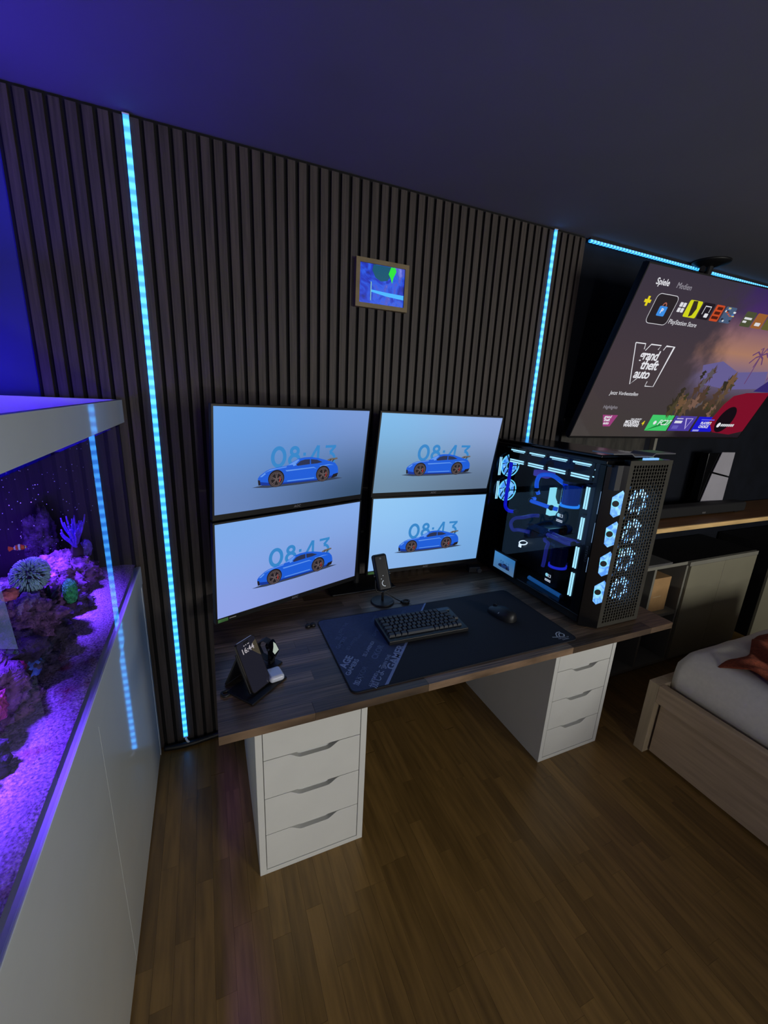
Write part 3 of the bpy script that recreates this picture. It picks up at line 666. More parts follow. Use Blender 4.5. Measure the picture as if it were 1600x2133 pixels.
# ------------------------------------------------------------------ computer tower (local: x right, y back, z up; origin at its left front foot)
pc = thing('computer_tower', 'large black water cooled tower with glass side and blue fans', 'computer', (1.325, -0.757, ZT))
PW_, PD, PH = 0.335, 0.722, 0.669
M_case = mat('case_black', (11, 12, 15), 0.2, var=0.15)
M_mesh = mat('case_front_mesh', (60, 58, 52), 0.5, 0.3, var=0.1)
M_mb = mat('circuit_board_black', (12, 13, 18), 0.5, var=0.5, scale=60)
M_ice = glow('ice_white_led', (176, 240, 255), 1.25)
M_ring = glow('fan_ring_led', (120, 226, 255), 1.15)
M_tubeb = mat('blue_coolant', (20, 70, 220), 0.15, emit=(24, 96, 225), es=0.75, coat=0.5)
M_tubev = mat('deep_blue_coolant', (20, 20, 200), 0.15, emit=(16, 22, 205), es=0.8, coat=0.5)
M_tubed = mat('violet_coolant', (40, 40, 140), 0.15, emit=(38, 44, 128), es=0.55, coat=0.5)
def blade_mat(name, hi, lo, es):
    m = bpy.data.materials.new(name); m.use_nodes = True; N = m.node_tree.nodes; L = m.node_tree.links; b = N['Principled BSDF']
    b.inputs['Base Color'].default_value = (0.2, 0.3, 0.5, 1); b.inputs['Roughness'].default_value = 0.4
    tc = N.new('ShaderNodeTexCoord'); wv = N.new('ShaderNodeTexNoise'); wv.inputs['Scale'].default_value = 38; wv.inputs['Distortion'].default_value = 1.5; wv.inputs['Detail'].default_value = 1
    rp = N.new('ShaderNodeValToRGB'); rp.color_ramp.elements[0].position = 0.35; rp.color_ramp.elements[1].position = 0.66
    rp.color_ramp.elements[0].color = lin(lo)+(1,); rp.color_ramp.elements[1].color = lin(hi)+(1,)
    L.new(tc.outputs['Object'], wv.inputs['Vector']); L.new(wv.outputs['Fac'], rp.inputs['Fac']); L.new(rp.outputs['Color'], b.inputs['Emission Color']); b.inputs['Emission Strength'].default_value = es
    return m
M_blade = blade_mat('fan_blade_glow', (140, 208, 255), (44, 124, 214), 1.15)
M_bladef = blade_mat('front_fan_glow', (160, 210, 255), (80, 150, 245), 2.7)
# shell
MB().box(0.0, PW_, 0.05, PD, 0.012, 0.045).build('base_panel', M_case, pc, bevel=0.003)
for fx in (0.03, 0.27):
    for fy in (0.09, 0.62): MB().box(fx, fx+0.04, fy, fy+0.05, 0.0, 0.0119).build('foot', M_black, pc)
MB().box(0.0, PW_, 0.05, PD, 0.640, 0.656).build('top_panel', M_case, pc, bevel=0.003)
MB().box(0.03, PW_-0.03, 0.10, PD-0.02, 0.6565, PH).build('top_cover', M_case, pc, bevel=0.004)
MB().box(0.0, PW_, PD-0.012, PD-0.0005, 0.0455, 0.6395).build('rear_panel', M_case, pc)
MB().box(PW_-0.006, PW_, 0.05, PD-0.0125, 0.0455, 0.6395).build('side_panel', M_case, pc)
MB().box(0.215, 0.222, 0.10, PD-0.0125, 0.0455, 0.6395).build('board_tray', M_case, pc)
MB().box(0.0, 0.012, 0.045, 0.092, 0.0455, 0.6395).build('front_pillar', M_case, pc)
MB().box(0.0, 0.010, 0.690, PD-0.0125, 0.0455, 0.6395).build('rear_pillar', M_case, pc)
pane(-0.004, -0.0003, 0.075, 0.705, 0.047, 0.640, 'glass_side_panel', clear('case_glass', (225, 232, 245), 0.05), pc, 'x-')
# front: angled strip with four fan windows, perforated mesh, top tray
cs = MB(); cs.prism([(0.0, 0.045, 0.004), (0.055, 0.0, 0.004), (0.058, 0.004, 0.004), (0.004, 0.049, 0.004)], (0, 0, 0.640)); cs.build('front_corner_panel', M_case, pc)
cs = MB(); cs.prism([(0.282, 0.0, 0.004), (PW_, 0.045, 0.004), (PW_-0.004, 0.049, 0.004), (0.279, 0.004, 0.004)], (0, 0, 0.640)); cs.build('front_corner_panel', M_case, pc)
MB().box(0.012, 0.0545, 0.012, 0.045, 0.555, 0.644).build('grey_corner_insert', mat('case_grey_insert', (52, 52, 56), 0.5), pc)
dch = Vector((0.055, -0.045, 0)).normalized(); nch = Vector((-0.045, -0.055, 0)).normalized()
def chp(s, z, k=0.0008): p = Vector((0, 0.045, 0))+dch*s+nch*k; return (p.x, p.y, z)
for zc in (0.506, 0.391, 0.274, 0.157):
    w0, w1 = 0.034, 0.0695
    pts = [(w0, 0.022), (w0+0.030, 0.050), (w1, 0.042), (w1, -0.039), (w0+0.016, -0.052), (w0+0.003, -0.040)]
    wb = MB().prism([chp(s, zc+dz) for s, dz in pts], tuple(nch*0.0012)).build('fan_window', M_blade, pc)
    c = chp(w0+0.014, zc, 0.0022)
    MB().cyl(c, tuple(Vector(c)+nch*0.0008), 0.0135, n=20).build('window_ring', M_ring, wb)
    c = chp(w0+0.014, zc, 0.0031); MB().cyl(c, tuple(Vector(c)+nch*0.0008), 0.0115, n=20).build('hub', M_dark, wb)
# perforated front panel: real triangular holes between the bars
def mesh_panel():
    b = MB(); x0, x1, z0, z1 = 0.055, 0.282, 0.006, 0.662; y = 0.0; mg = 0.012; cw, ch = 0.0145, 0.0125
    nx = int((x1-x0-2*mg)/cw); nz = int((z1-z0-2*mg)/ch); ax = (x1-x0-nx*cw)/2; az = (z1-z0-nz*ch)/2
    b.box(x0, x1, y, y+0.003, z0, z0+az).box(x0, x1, y, y+0.003, z1-az, z1).box(x0, x0+ax, y, y+0.003, z0+az, z1-az).box(x1-ax, x1, y, y+0.003, z0+az, z1-az)
    for j in range(nz):
        for i in range(nx):
            cx = x0+ax+i*cw; cz = z0+az+j*ch
            up = (i+j) % 2
            # two holes per cell: a bigger triangle and a slim slot, as quads around them
            q = [(cx, cz), (cx+cw, cz), (cx+cw, cz+ch), (cx, cz+ch)]
            m = 0.0013
            h = [(cx+m, cz+ch-m), (cx+cw-m, cz+ch-m), (cx+cw*0.74, cz+m), (cx+cw*0.26, cz+m)] if up else [(cx+cw*0.26, cz+ch-m), (cx+cw*0.74, cz+ch-m), (cx+cw-m, cz+m), (cx+m, cz+m)]
            vs = [(p[0], y, p[1]) for p in (q[3], q[2], q[1], q[0])]+[(p[0], y, p[1]) for p in h]+[(p[0], y+0.003, p[1]) for p in h]
            fs = [(0, 1, 5, 4), (1, 2, 6, 5), (2, 3, 7, 6), (3, 0, 4, 7), (4, 5, 9, 8), (5, 6, 10, 9), (6, 7, 11, 10), (7, 4, 8, 11)]
            b.add(vs, fs)
    return b
mp_ = mesh_panel().build('perforated_front_panel', M_mesh, pc)
MB().box(0.0, PW_, 0.046, 0.05, 0.0455, 0.6395).build('front_bulkhead', M_case, pc)
tr = MB()
prof = [(0.0, 0.684), (0.095, 0.684), (0.112, 0.674), (0.205, 0.674), (0.222, 0.684), (0.335, 0.684)]
for a, b_ in zip(prof[:-1], prof[1:]): tr.prism([(a[0], 0.03, a[1]), (b_[0], 0.03, b_[1]), (b_[0], 0.03, b_[1]-0.004), (a[0], 0.03, a[1]-0.004)], (0, 0.09, 0))
tr.build('top_handle_tray', mat('tray_metal', (128, 130, 136), 0.35, 0.6), pc)
for k in range(5): MB().box(0.140+k*0.0165, 0.152+k*0.0165, 0.012, 0.020, 0.6625, 0.6690).build('port_light', glow('port_led', (130, 190, 255), 1.1), pc)
MB().box(0.0, PW_, 0.03, 0.05, 0.636, 0.644).build('front_top_bar', M_case, pc)
MB().box(0.060, 0.277, 0.006, 0.029, 0.640, 0.6622).build('port_strip', M_case, pc)
# front fans behind the mesh
def fan(name, c, ax, r, blade_m, lit_ring, frame=True):
    # ax: outward axis; returns fan part with hub, ring and struts
    c = Vector(c); ax = Vector(ax).normalized(); a = Vector((1, 0, 0)); b = Vector((0, 0, 1))
    m = MB()
    for k in range(7):
        t0 = 2*PI*k/7; pts = []
        for s in range(6): t = t0+0.16*s*0.55; rr = r*(0.36+0.60*s/5); pts.append(c+a*rr*math.cos(t)+b*rr*math.sin(t)+ax*0.004)
        for s in range(5, -1, -1): t = t0+0.86+0.16*s*0.55; rr = r*(0.36+0.60*s/5); pts.append(c+a*rr*math.cos(t)+b*rr*math.sin(t)-ax*0.004)
        n = len(pts); o0 = len(m.v); m.v += [tuple(p) for p in pts]; 
        for s in range(5): m.f.append((o0+s, o0+s+1, o0+n-2-s, o0+n-1-s)); m.m.append(0)
    f = m.build(name, blade_m, pc)
    MB().cyl(tuple(c-ax*0.006), tuple(c+ax*0.0065), r*0.36, n=24).build('hub', M_dark, f)
    if lit_ring: MB().ring(tuple(c+ax*0.007), tuple(ax), r*0.93, r*1.02, 0.003, 40).build('light_ring', M_ring, f); MB().ring(tuple(c+ax*0.007), tuple(ax), r*0.36, r*0.41, 0.002, 24).build('hub_ring', M_ring, f)
    if frame:
        fb = MB(); s = r*1.07
        fb.ring(tuple(c-ax*0.012), tuple(ax), r*1.03, r*1.10, 0.018, 36); fb.build('frame', M_case, f)
    for k in range(3):
        t = PI/2+0.5+k*2*PI/3; d = a*math.cos(t)+b*math.sin(t); p0 = c+ax*0.0115+d*r*0.3; p1 = c+ax*0.0115+d*r*1.04
        MB().cyl(tuple(p0), tuple(p1), 0.0028, n=6).build('strut', M_case, f)
    return f
for zc in (0.503, 0.386, 0.270, 0.149):
    fan('front_fan', (0.170, 0.026, zc), (0, -1, 0), 0.055, M_bladef, False)
MB().prism([(0.098, 0.004, 0.318), (0.108, 0.004, 0.338), (0.114, 0.004, 0.330), (0.104, 0.004, 0.310)], (0, 0.002, 0)).build('front_badge', glow('badge_led', (150, 240, 235), 1.2), pc)
# rear fans and the lit bars on fan edges
for xx, zc, k in ((0.108, 0.535, 1), (0.108, 0.407, 1), (0.262, 0.400, 0)):
    if xx < 0.2: fan('rear_fan', (xx, 0.690, zc), (0, -1, 0), 0.056, M_blade, True)
M_bar = M_ice
def bar(p0, p1, parent, wd=0.0032, m=M_bar):
    return MB().cyl(p0, p1, wd, n=8).build('light_bar', m, parent)
for z0, z1 in ((0.488, 0.579), (0.366, 0.457)):
    for dx in (0.0, 0.009): bar((0.036+dx, 0.676, z0), (0.036+dx, 0.676, z1), pc, 0.0024)
# top radiator fans: upper and lower row of four
yr = [(0.596, 0.505), (0.472, 0.381), (0.349, 0.258), (0.226, 0.140)]
rd = MB().box(0.034, 0.160, 0.125, 0.612, 0.593, 0.6125).build('radiator', M_black, pc)
for k, (ya, yb) in enumerate(yr):
    lo = MB().box(0.034, 0.160, yb-0.014, ya+0.014, 0.566, 0.5925).build('top_fan', M_black, pc)
    bar((0.0315, yb, 0.5805), (0.0315, ya, 0.5805), lo); bar((0.0315, yb, 0.5708), (0.0315, ya, 0.5708), lo)
    up = MB().box(0.034, 0.160, yb-0.014, ya+0.014, 0.613, 0.6395).build('top_fan', M_black, pc)
    bar((0.0315, yb, 0.6265), (0.0315, ya, 0.6265), up); bar((0.0315, yb+0.004, 0.6195), (0.0315, ya-0.012, 0.6195), up, 0.0012)
    bar((0.075, yb+0.01, 0.6385), (0.075, ya-0.015, 0.6385), up, 0.0016); bar((0.075, yb+0.012, 0.5935), (0.075, ya-0.01, 0.5935), lo, 0.0014)
for z_, x_, y_ in ((0.645, 0.111, 0.092), (0.617, 0.110, 0.083), (0.590, 0.115, 0.080)): bar((0.02, x_, z_-0.004), (0.02, y_, z_-0.004), pc, 0.0022)
# front radiator fans seen from the side: four pairs of upright bars
for z0, z1 in ((0.454, 0.541), (0.330, 0.419), (0.208, 0.297), (0.086, 0.186)):
    fb = MB().box(0.034, 0.150, 0.118, 0.145, z0-0.012, z1+0.012).build('intake_fan', M_black, pc)
    bar((0.0315, 0.1285, z0), (0.0315, 0.1285, z1), fb); bar((0.0315, 0.1390, z0), (0.0315, 0.1390, z1), fb)
# thin light lines on the glass edge
for z0, z1 in ((0.46, 0.545), (0.349, 0.426), (0.23, 0.29)): MB().box(-0.0052, -0.0042, 0.047+0.0, 0.0485, z0, z1).build('edge_light', glow('edge_led', (150, 190, 240), 0.55), pc)
# mainboard, processor block, memory, card
MB().box(0.206, 0.2148, 0.165, 0.60, 0.22, 0.545).build('mainboard', M_mb, pc)
MB().box(0.165, 0.2055, 0.36, 0.52, 0.40, 0.51).build('processor_block', M_dark, pc, bevel=0.008)
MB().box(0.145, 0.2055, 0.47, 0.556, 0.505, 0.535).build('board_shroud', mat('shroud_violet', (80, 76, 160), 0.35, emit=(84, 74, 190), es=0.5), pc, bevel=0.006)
MB().box(0.132, 0.2055, 0.398, 0.424, 0.345, 0.474).build('memory_stick', glow('memory_led', (150, 235, 240), 1.1), pc, bevel=0.002)
MB().cyl((0.15, 0.35, 0.455), (0.2055, 0.35, 0.455), 0.052, n=28).build('pump_block', M_black, pc)
gp = MB().box(0.075, 0.2055, 0.335, 0.600, 0.270, 0.305).build('graphics_card', mat('card_backplate', (34, 40, 52), 0.3, 0.6, var=0.1), pc, bevel=0.003)
MB().box(0.070, 0.190, 0.326, 0.3345, 0.268, 0.308).build('card_end_cap', M_steel, gp)
MB().box(0.095, 0.2055, 0.30, 0.62, 0.075, 0.262).build('lower_shroud', M_black, pc, bevel=0.004)
MB().ring((0.080, 0.485, 0.188), (-0.3, -0.1, 1), 0.016, 0.0205, 0.003, 28).build('pump_light_ring', glow('ring_white', (235, 250, 255), 1.2), pc)
MB().box(0.078, 0.082, 0.496, 0.512, 0.160, 0.174).build('pump_display', glow('ring_white', (235, 250, 255)), pc)
# reservoirs with their pumps and round displays
def reservoir(cy, z0, z1, body, base, label):
    r = MB().cyl((0.100, cy, z0), (0.100, cy, z1), 0.040, n=28).build('reservoir', clear('acrylic_'+base, (150, 190, 255), 0.05), pc)
    r['label'] = label
    MB().cyl((0.100, cy, z0+0.004), (0.100, cy, z0+(z1-z0)*0.86), 0.034, n=28).build('coolant', body, r)
    MB().cyl((0.100, cy, z1+0.0003), (0.100, cy, z1+0.012), 0.042, n=28).build('top_cap', mat('res_cap_'+base, (60, 90, 120), 0.2, var=0.1), r)
    MB().cyl((0.100, cy, z0-0.085), (0.100, cy, z0-0.0003), 0.042, n=28).build('pump', M_black, r)
    MB().cyl((0.056, cy, z0-0.045), (0.0585, cy, z0-0.045), 0.026, n=28).build('display', M_black, r)
    MB().cyl((0.0552, cy+0.010, z0-0.036), (0.0559, cy+0.010, z0-0.036), 0.008, n=20).build('display_dot', glow('display_cyan', (150, 225, 235), 1.0), r)
    d = text('23', 0.020, glow('display_white', (225, 235, 240)), r, 'display_digits', (0.0552, cy-0.006, z0-0.037), (PI/2, 0, -PI/2), 'CENTER')
    for k in range(2): MB().box(0.0552, 0.0559, cy-0.016, cy+0.017, z0-0.058-k*0.006, z0-0.055-k*0.006).build('display_line', glow('display_white', (225, 235, 240)), r)
    MB().ring((0.100, cy, z0+0.001), (0, 0, 1), 0.0345, 0.0392, 0.010, 30).build('light_ring', glow('res_ring_'+base, *(((70, 190, 250), 1.0) if base == 'a' else ((70, 70, 220), 0.8))), r)
    return r
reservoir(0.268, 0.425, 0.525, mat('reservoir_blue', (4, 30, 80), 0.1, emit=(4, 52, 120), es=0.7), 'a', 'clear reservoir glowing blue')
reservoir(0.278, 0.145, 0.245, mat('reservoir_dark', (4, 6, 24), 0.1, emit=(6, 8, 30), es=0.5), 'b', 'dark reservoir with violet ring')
# coolant tubes
T = [('A', M_tubev, 0.0085, [(0.065, 0.626, 0.560), (0.065, 0.626, 0.552), (0.065, 0.628, 0.474), (0.065, 0.632, 0.372), (0.065, 0.627, 0.335), (0.065, 0.599, 0.321), (0.075, 0.560, 0.326)]),
     ('B', M_tubeb, 0.0095, [(0.095, 0.450, 0.440), (0.080, 0.450, 0.469), (0.075, 0.449, 0.500), (0.075, 0.436, 0.528), (0.075, 0.401, 0.540), (0.080, 0.363, 0.541), (0.105, 0.342, 0.522), (0.14, 0.34, 0.500)]),
     ('C', M_tubeb, 0.0090, [(0.095, 0.466, 0.414), (0.060, 0.455, 0.409), (0.055, 0.390, 0.409), (0.058, 0.328, 0.408), (0.075, 0.305, 0.405)]),
     ('D', M_tubed, 0.0090, [(0.10, 0.43, 0.340), (0.075, 0.450, 0.336), (0.075, 0.500, 0.314), (0.075, 0.560, 0.291), (0.075, 0.583, 0.258), (0.075, 0.562, 0.232), (0.075, 0.524, 0.243), (0.090, 0.466, 0.249)]),
     ('E', M_tubed, 0.0090, [(0.065, 0.342, 0.284), (0.065, 0.274, 0.282), (0.065, 0.223, 0.280), (0.065, 0.184, 0.288)]),
     ('E2', M_tubed, 0.0090, [(0.095, 0.337, 0.286), (0.095, 0.287, 0.283), (0.095, 0.212, 0.289), (0.095, 0.175, 0.290)]),
     ('F', M_tubed, 0.0085, [(0.085, 0.360, 0.250), (0.075, 0.345, 0.247), (0.070, 0.322, 0.243), (0.068, 0.325, 0.223), (0.068, 0.327, 0.166), (0.068, 0.330, 0.130)]),
     ('G', mat('teal_blue_coolant', (20, 60, 110), 0.2, emit=(24, 84, 140), es=0.7), 0.0095, [(0.045, 0.380, 0.058), (0.045, 0.361, 0.057), (0.045, 0.270, 0.0555), (0.045, 0.176, 0.0545)])]
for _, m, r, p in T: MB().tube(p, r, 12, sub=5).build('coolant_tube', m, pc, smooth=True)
# fittings at tube ends
for c in ((0.075, 0.560, 0.326), (0.080, 0.450, 0.462), (0.060, 0.455, 0.409), (0.058, 0.325, 0.408), (0.085, 0.445, 0.337), (0.066, 0.337, 0.284), (0.065, 0.184, 0.288), (0.045, 0.176, 0.0545)):
    MB().sphere(c, 0.0125, 12, 8).build('fitting', M_black, pc, smooth=True)
# small display on the glass
ld = MB().box(-0.0095, -0.0045, 0.418, 0.582, 0.038, 0.133).build('side_display', M_black, pc)
Mx = frame_mat((-0.0098, 0.4985, 0.0855), (0, -1, 0), (0, 0, 1))
sc = MB().box(-0.0757, 0.0757, -0.0412, 0.0412, -0.0004, 0.0).build('display_screen', screen_mat('screen_side', (70, 140, 205), (50, 116, 180), (74, 120, 168), (84, 120, 160), 0.15, 0.08, 0.85), ld); sc.matrix_local = Mx
pic = bpy.data.objects.new('display_picture', car_me.copy()); COL.objects.link(pic); pic.parent = ld
pic.matrix_local = Mx @ Matrix.Diagonal((0.25, 0.25, 1, 1))
dk = [glow('dim_clock', (34, 84, 140)), glow('dim_car', (20, 44, 96)), glow('dim_car2', (50, 84, 140)), glow('dim_black', (20, 26, 44))]
for i in range(10): pic.data.materials[i] = dk[{0: 0, 1: 1, 2: 2, 9: 1}.get(i, 3)]
text('CORSAIR', 0.014, mat('case_print', (90, 94, 104), 0.5), pc, 'brand_print', (-0.0046, 0.060, 0.30), (PI/2, -PI/2, -PI/2), 'CENTER', space=1.2)

# ------------------------------------------------------------------ television on its ceiling mount
TW, TH = 1.44, 0.81
tv = thing('television', 'large television tilted down from the ceiling, showing a games menu', 'television',
           M=frame_mat((2.5331, -0.2279, 1.7940), (0.9994, -0.0326, 0.0065), (-0.0177, -0.3562, 0.9343)))
fbz = MB()
for a in ((-TW/2-0.006, -TW/2, -TH/2-0.010, TH/2+0.006), (TW/2, TW/2+0.006, -TH/2-0.010, TH/2+0.006), (-TW/2, TW/2, TH/2, TH/2+0.006), (-TW/2, TW/2, -TH/2-0.010, -TH/2)): fbz.box(a[0], a[1], a[2], a[3], -0.022, 0.002)
fbz.build('bezel', M_blackm, tv)
MB().box(-TW/2-0.003, TW/2+0.003, -TH/2-0.004, TH/2+0.003, -0.034, -0.0222).build('rear_shell', M_black, tv)
MB().box(-0.35, 0.35, -0.36, -0.02, -0.055, -0.0342).build('electronics_hump', M_black, tv, bevel=0.01)
def tv_mat():
    m = bpy.data.materials.new('television_picture'); m.use_nodes = True; N = m.node_tree.nodes; L = m.node_tree.links; b = N['Principled BSDF']
    b.inputs['Base Color'].default_value = (0.01, 0.01, 0.012, 1); b.inputs['Roughness'].default_value = 0.06; b.inputs['Specular IOR Level'].default_value = 0.8
    tc = N.new('ShaderNodeTexCoord'); sp = N.new('ShaderNodeSeparateXYZ'); L.new(tc.outputs['Object'], sp.inputs[0])
    def ramp(src, lo, hi, stops):
        r = N.new('ShaderNodeMapRange'); r.inputs['From Min'].default_value = lo; r.inputs['From Max'].default_value = hi; L.new(src, r.inputs[0])
        c = N.new('ShaderNodeValToRGB'); L.new(r.outputs[0], c.inputs[0]); E = c.color_ramp.elements
        E[0].position, E[0].color = stops[0][0], lin(stops[0][1])+(1,); E[1].position, E[1].color = stops[-1][0], lin(stops[-1][1])+(1,)
        for p, q in stops[1:-1]: k = E.new(p); k.color = lin(q)+(1,)
        return c.outputs['Color']
    left = ramp(sp.outputs['Y'], -0.4, 0.4, [(0, (66, 60, 58)), (0.5, (70, 58, 64)), (1, (58, 50, 64))])  # menu side, raised to hold the room's reflection in the emission
    art = ramp(sp.outputs['Y'], -0.4, 0.4, [(0.0, (30, 20, 30)), (0.28, (70, 56, 44)), (0.46, (112, 100, 140)), (0.62, (178, 128, 104)), (0.74, (150, 108, 112)), (0.86, (74, 44, 104)), (1.0, (56, 34, 96))])
    nz = N.new('ShaderNodeTexNoise'); nz.inputs['Scale'].default_value = 7; nz.inputs['Detail'].default_value = 6; L.new(tc.outputs['Object'], nz.inputs['Vector'])
    ad = N.new('ShaderNodeMath'); ad.operation = 'MULTIPLY_ADD'; ad.inputs[1].default_value = 0.5; L.new(nz.outputs['Fac'], ad.inputs[0]); L.new(sp.outputs['X'], ad.inputs[2])
    f = N.new('ShaderNodeMapRange'); f.interpolation_type = 'SMOOTHSTEP'; f.inputs['From Min'].default_value = 0.10; f.inputs['From Max'].default_value = 0.42; L.new(ad.outputs[0], f.inputs[0])
    x = N.new('ShaderNodeMix'); x.data_type = 'RGBA'; L.new(f.outputs[0], x.inputs[0]); L.new(left, x.inputs[6]); L.new(art, x.inputs[7])
    L.new(x.outputs[2], b.inputs['Emission Color']); b.inputs['Emission Strength'].default_value = 0.85
    return m
ts = MB().box(-TW/2, TW/2, -TH/2, TH/2, -0.02, 0.0).build('screen', tv_mat(), tv)
W_ = glow('menu_white', (226, 226, 232), rough=0.1); Wd = glow('menu_grey', (150, 146, 156), rough=0.1)
def tt(s, size, x, y, m=W_, bold=0.0, sx=1.0, shear=0.0, al='LEFT', nm='menu_text', space=1.0): return text(s, size, m, ts, nm, (x, y, 0.0012), align=al, bold=bold, sx=sx, shear=shear, space=space)
def tile(name, x0, x1, y0, y1, rgb, rr=0.008, z=0.0006, es=1.0):
    p = []
    for cx, cy, a0 in ((x1-rr, y1-rr, 0), (x0+rr, y1-rr, PI/2), (x0+rr, y0+rr, PI), (x1-rr, y0+rr, 1.5*PI)):
        p += [(cx+rr*math.cos(a0+k*PI/8), cy+rr*math.sin(a0+k*PI/8), z) for k in range(5)]
    return MB().poly(p).build(name, glow('tile_%d_%d_%d' % rgb, rgb, es, rough=0.1), ts, flat=True)
tt('Spiele', 0.036, -0.635, 0.348, bold=0.0006); tt('Medien', 0.034, -0.502, 0.347, Wd)
p = MB(); p.mi = 0; p.stroke([(-0.632, 0.248), (-0.632, 0.288)], 0.013, 0.001); p.stroke([(-0.652, 0.268), (-0.612, 0.268)], 0.013, 0.0011); p.build('plus_symbol', glow('menu_yellow', (226, 208, 30), rough=0.1), ts, flat=True)
tile('selected_tile', -0.588, -0.448, 0.181, 0.306, (40, 34, 38), 0.022)
q = MB(); pts = []
for cx, cy, a0 in ((-0.470, 0.284, 0), (-0.566, 0.284, PI/2), (-0.566, 0.203, PI), (-0.470, 0.203, 1.5*PI)): pts += [(cx+0.022*math.cos(a0+k*PI/8), cy+0.022*math.sin(a0+k*PI/8)) for k in range(5)]
q.stroke(pts, 0.0022, 0.0014, True).build('selection_outline', W_, ts, flat=True)
tile('store_bag', -0.541, -0.490, 0.216, 0.258, (60, 140, 225), 0.006, 0.001)
b2 = MB().stroke(ellipse(-0.5155, 0.258, 0.011, 0.014, 12, 0, PI), 0.005, 0.0012).build('bag_handle', glow('bag_handle_brown', (170, 100, 84), rough=0.1), ts, flat=True)
tt('P', 0.030, -0.517, 0.237, al='CENTER', bold=0.0008)
for ix in (0, 1):
    for iy in (0, 1): tile('grid_icon', -0.4225+ix*0.023, -0.4035+ix*0.023, 0.2445+iy*0.023, 0.2635+iy*0.023, (220, 220, 226), 0.003, 0.001)
tile('yellow_game_tile', -0.368, -0.278, 0.229, 0.303, (206, 210, 26), 0.008)
MB().poly([(-0.345, 0.300, 0.001), (-0.315, 0.302, 0.001), (-0.300, 0.27, 0.001), (-0.31, 0.24, 0.001), (-0.33, 0.232, 0.001), (-0.338, 0.262, 0.001)]).build('tile_figure', glow('tile_dark', (50, 44, 34), rough=0.1), ts, flat=True)
p = MB().stroke([(-0.246, 0.252), (-0.246, 0.288), (-0.205, 0.288), (-0.205, 0.262)], 0.0035, 0.001); p.build('capture_icon', W_, ts, flat=True)
tile('capture_icon', -0.227, -0.200, 0.240, 0.258, (220, 220, 226), 0.004, 0.001)
tile('dark_tile', -0.27, -0.185, 0.230, 0.303, (30, 24, 32), 0.008, 0.0004)
tile('red_game_tile', -0.175, -0.112, 0.230, 0.303, (196, 74, 36), 0.006)
for k in range(3): tile('tile_print_bar', -0.168+0.004*k, -0.120-0.003*(k % 2), 0.240+k*0.021, 0.253+k*0.021, (78, 26, 16), 0.003, 0.001)
tile('collage_game_tile', -0.100, -0.018, 0.230, 0.303, (70, 90, 120), 0.006)
random.seed(21)
for k in range(14): 
    cx, cy = random.uniform(-0.095, -0.03), random.uniform(0.235, 0.293); tile('collage_patch', cx, cx+random.uniform(0.008, 0.02), cy, cy+random.uniform(0.004, 0.01), random.choice(((220, 225, 230), (190, 90, 60), (60, 110, 180), (40, 44, 60), (214, 200, 120))), 0.0015, 0.001)
tile('green_game_tile', 0.067, 0.152, 0.228, 0.299, (72, 76, 52), 0.008)
for k in range(2): tile('tile_print_bar', 0.075, 0.135-0.03*k, 0.262-k*0.016, 0.272-k*0.016, (214, 214, 218), 0.002, 0.001)
tile('orange_game_tile', 0.160, 0.245, 0.228, 0.299, (150, 92, 46), 0.008); tile('tile_print_bar', 0.180, 0.224, 0.240, 0.256, (214, 214, 218), 0.003, 0.001)
tile('olive_game_tile', 0.253, 0.338, 0.228, 0.299, (96, 90, 44), 0.008); tile('grey_game_tile', 0.346, 0.430, 0.228, 0.299, (70, 66, 80), 0.008)
tt('PlayStation Store', 0.029, -0.438, 0.200)
# title logo: outlined numeral with three lines of lettering
lg = MB()
lg.stroke([(-0.579, 0.091), (-0.512, 0.091), (-0.504, 0.066)], 0.0045, 0.001); lg.stroke([(-0.579, 0.091), (-0.482, -0.108), (-0.452, -0.076)], 0.0045, 0.001)
lg.stroke([(-0.492, 0.060), (-0.473, 0.091), (-0.402, 0.091), (-0.410, 0.070)], 0.0045, 0.001); lg.stroke([(-0.372, 0.070), (-0.365, 0.091), (-0.307, 0.091), (-0.306, -0.113), (-0.368, -0.113), (-0.368, -0.088)], 0.0045, 0.001)
lg.build('logo_outline', W_, ts, flat=True)
tt('grand', 0.066, -0.508, 0.038, W_, 0.0014, 0.92, space=0.92, nm='logo_lettering'); tt('theft', 0.066, -0.470, -0.008, W_, 0.0014, 1.05, space=0.92, nm='logo_lettering'); tt('auto', 0.066, -0.486, -0.054, W_, 0.0014, 1.0, space=0.92, nm='logo_lettering')
tt('Jetzt Vorbestellen', 0.028, -0.585, -0.159); tt('Highlights', 0.026, -0.584, -0.236, Wd)
mini = MB(); mini.poly([(-0.560, -0.279, 0.0008), (-0.450, -0.279, 0.0008), (-0.470, -0.345, 0.0008), (-0.520, -0.345, 0.0008)]); mini.build('highlight_badge', glow('badge_pink', (150, 60, 120), rough=0.1), ts, flat=True)
for k in range(3): tt(('grand', 'theft', 'auto')[k], 0.022, -0.540+0.006*k, -0.290-0.018*k, W_, 0.0007)
tt('CALL OF DUTY', 0.012, -0.338, -0.299, W_, 0.0004); tt('MODERN', 0.026, -0.372, -0.316, W_, 0.0009); tt('WARFARE', 0.026, -0.372, -0.336, W_, 0.0009); tt('4', 0.036, -0.236, -0.322, glow('menu_yellow', (226, 208, 30)), 0.001)
tile('green_highlight_tile', -0.185, -0.004, -0.366, -0.269, (64, 196, 104), 0.002); tt('FC27', 0.045, -0.110, -0.316, W_, 0.0008, shear=0.3)
MB().poly([(xx, yy, 0.001) for xx, yy in ellipse(-0.135, -0.316, 0.013, 0.013, 6)]).build('hexagon_badge', W_, ts, flat=True)
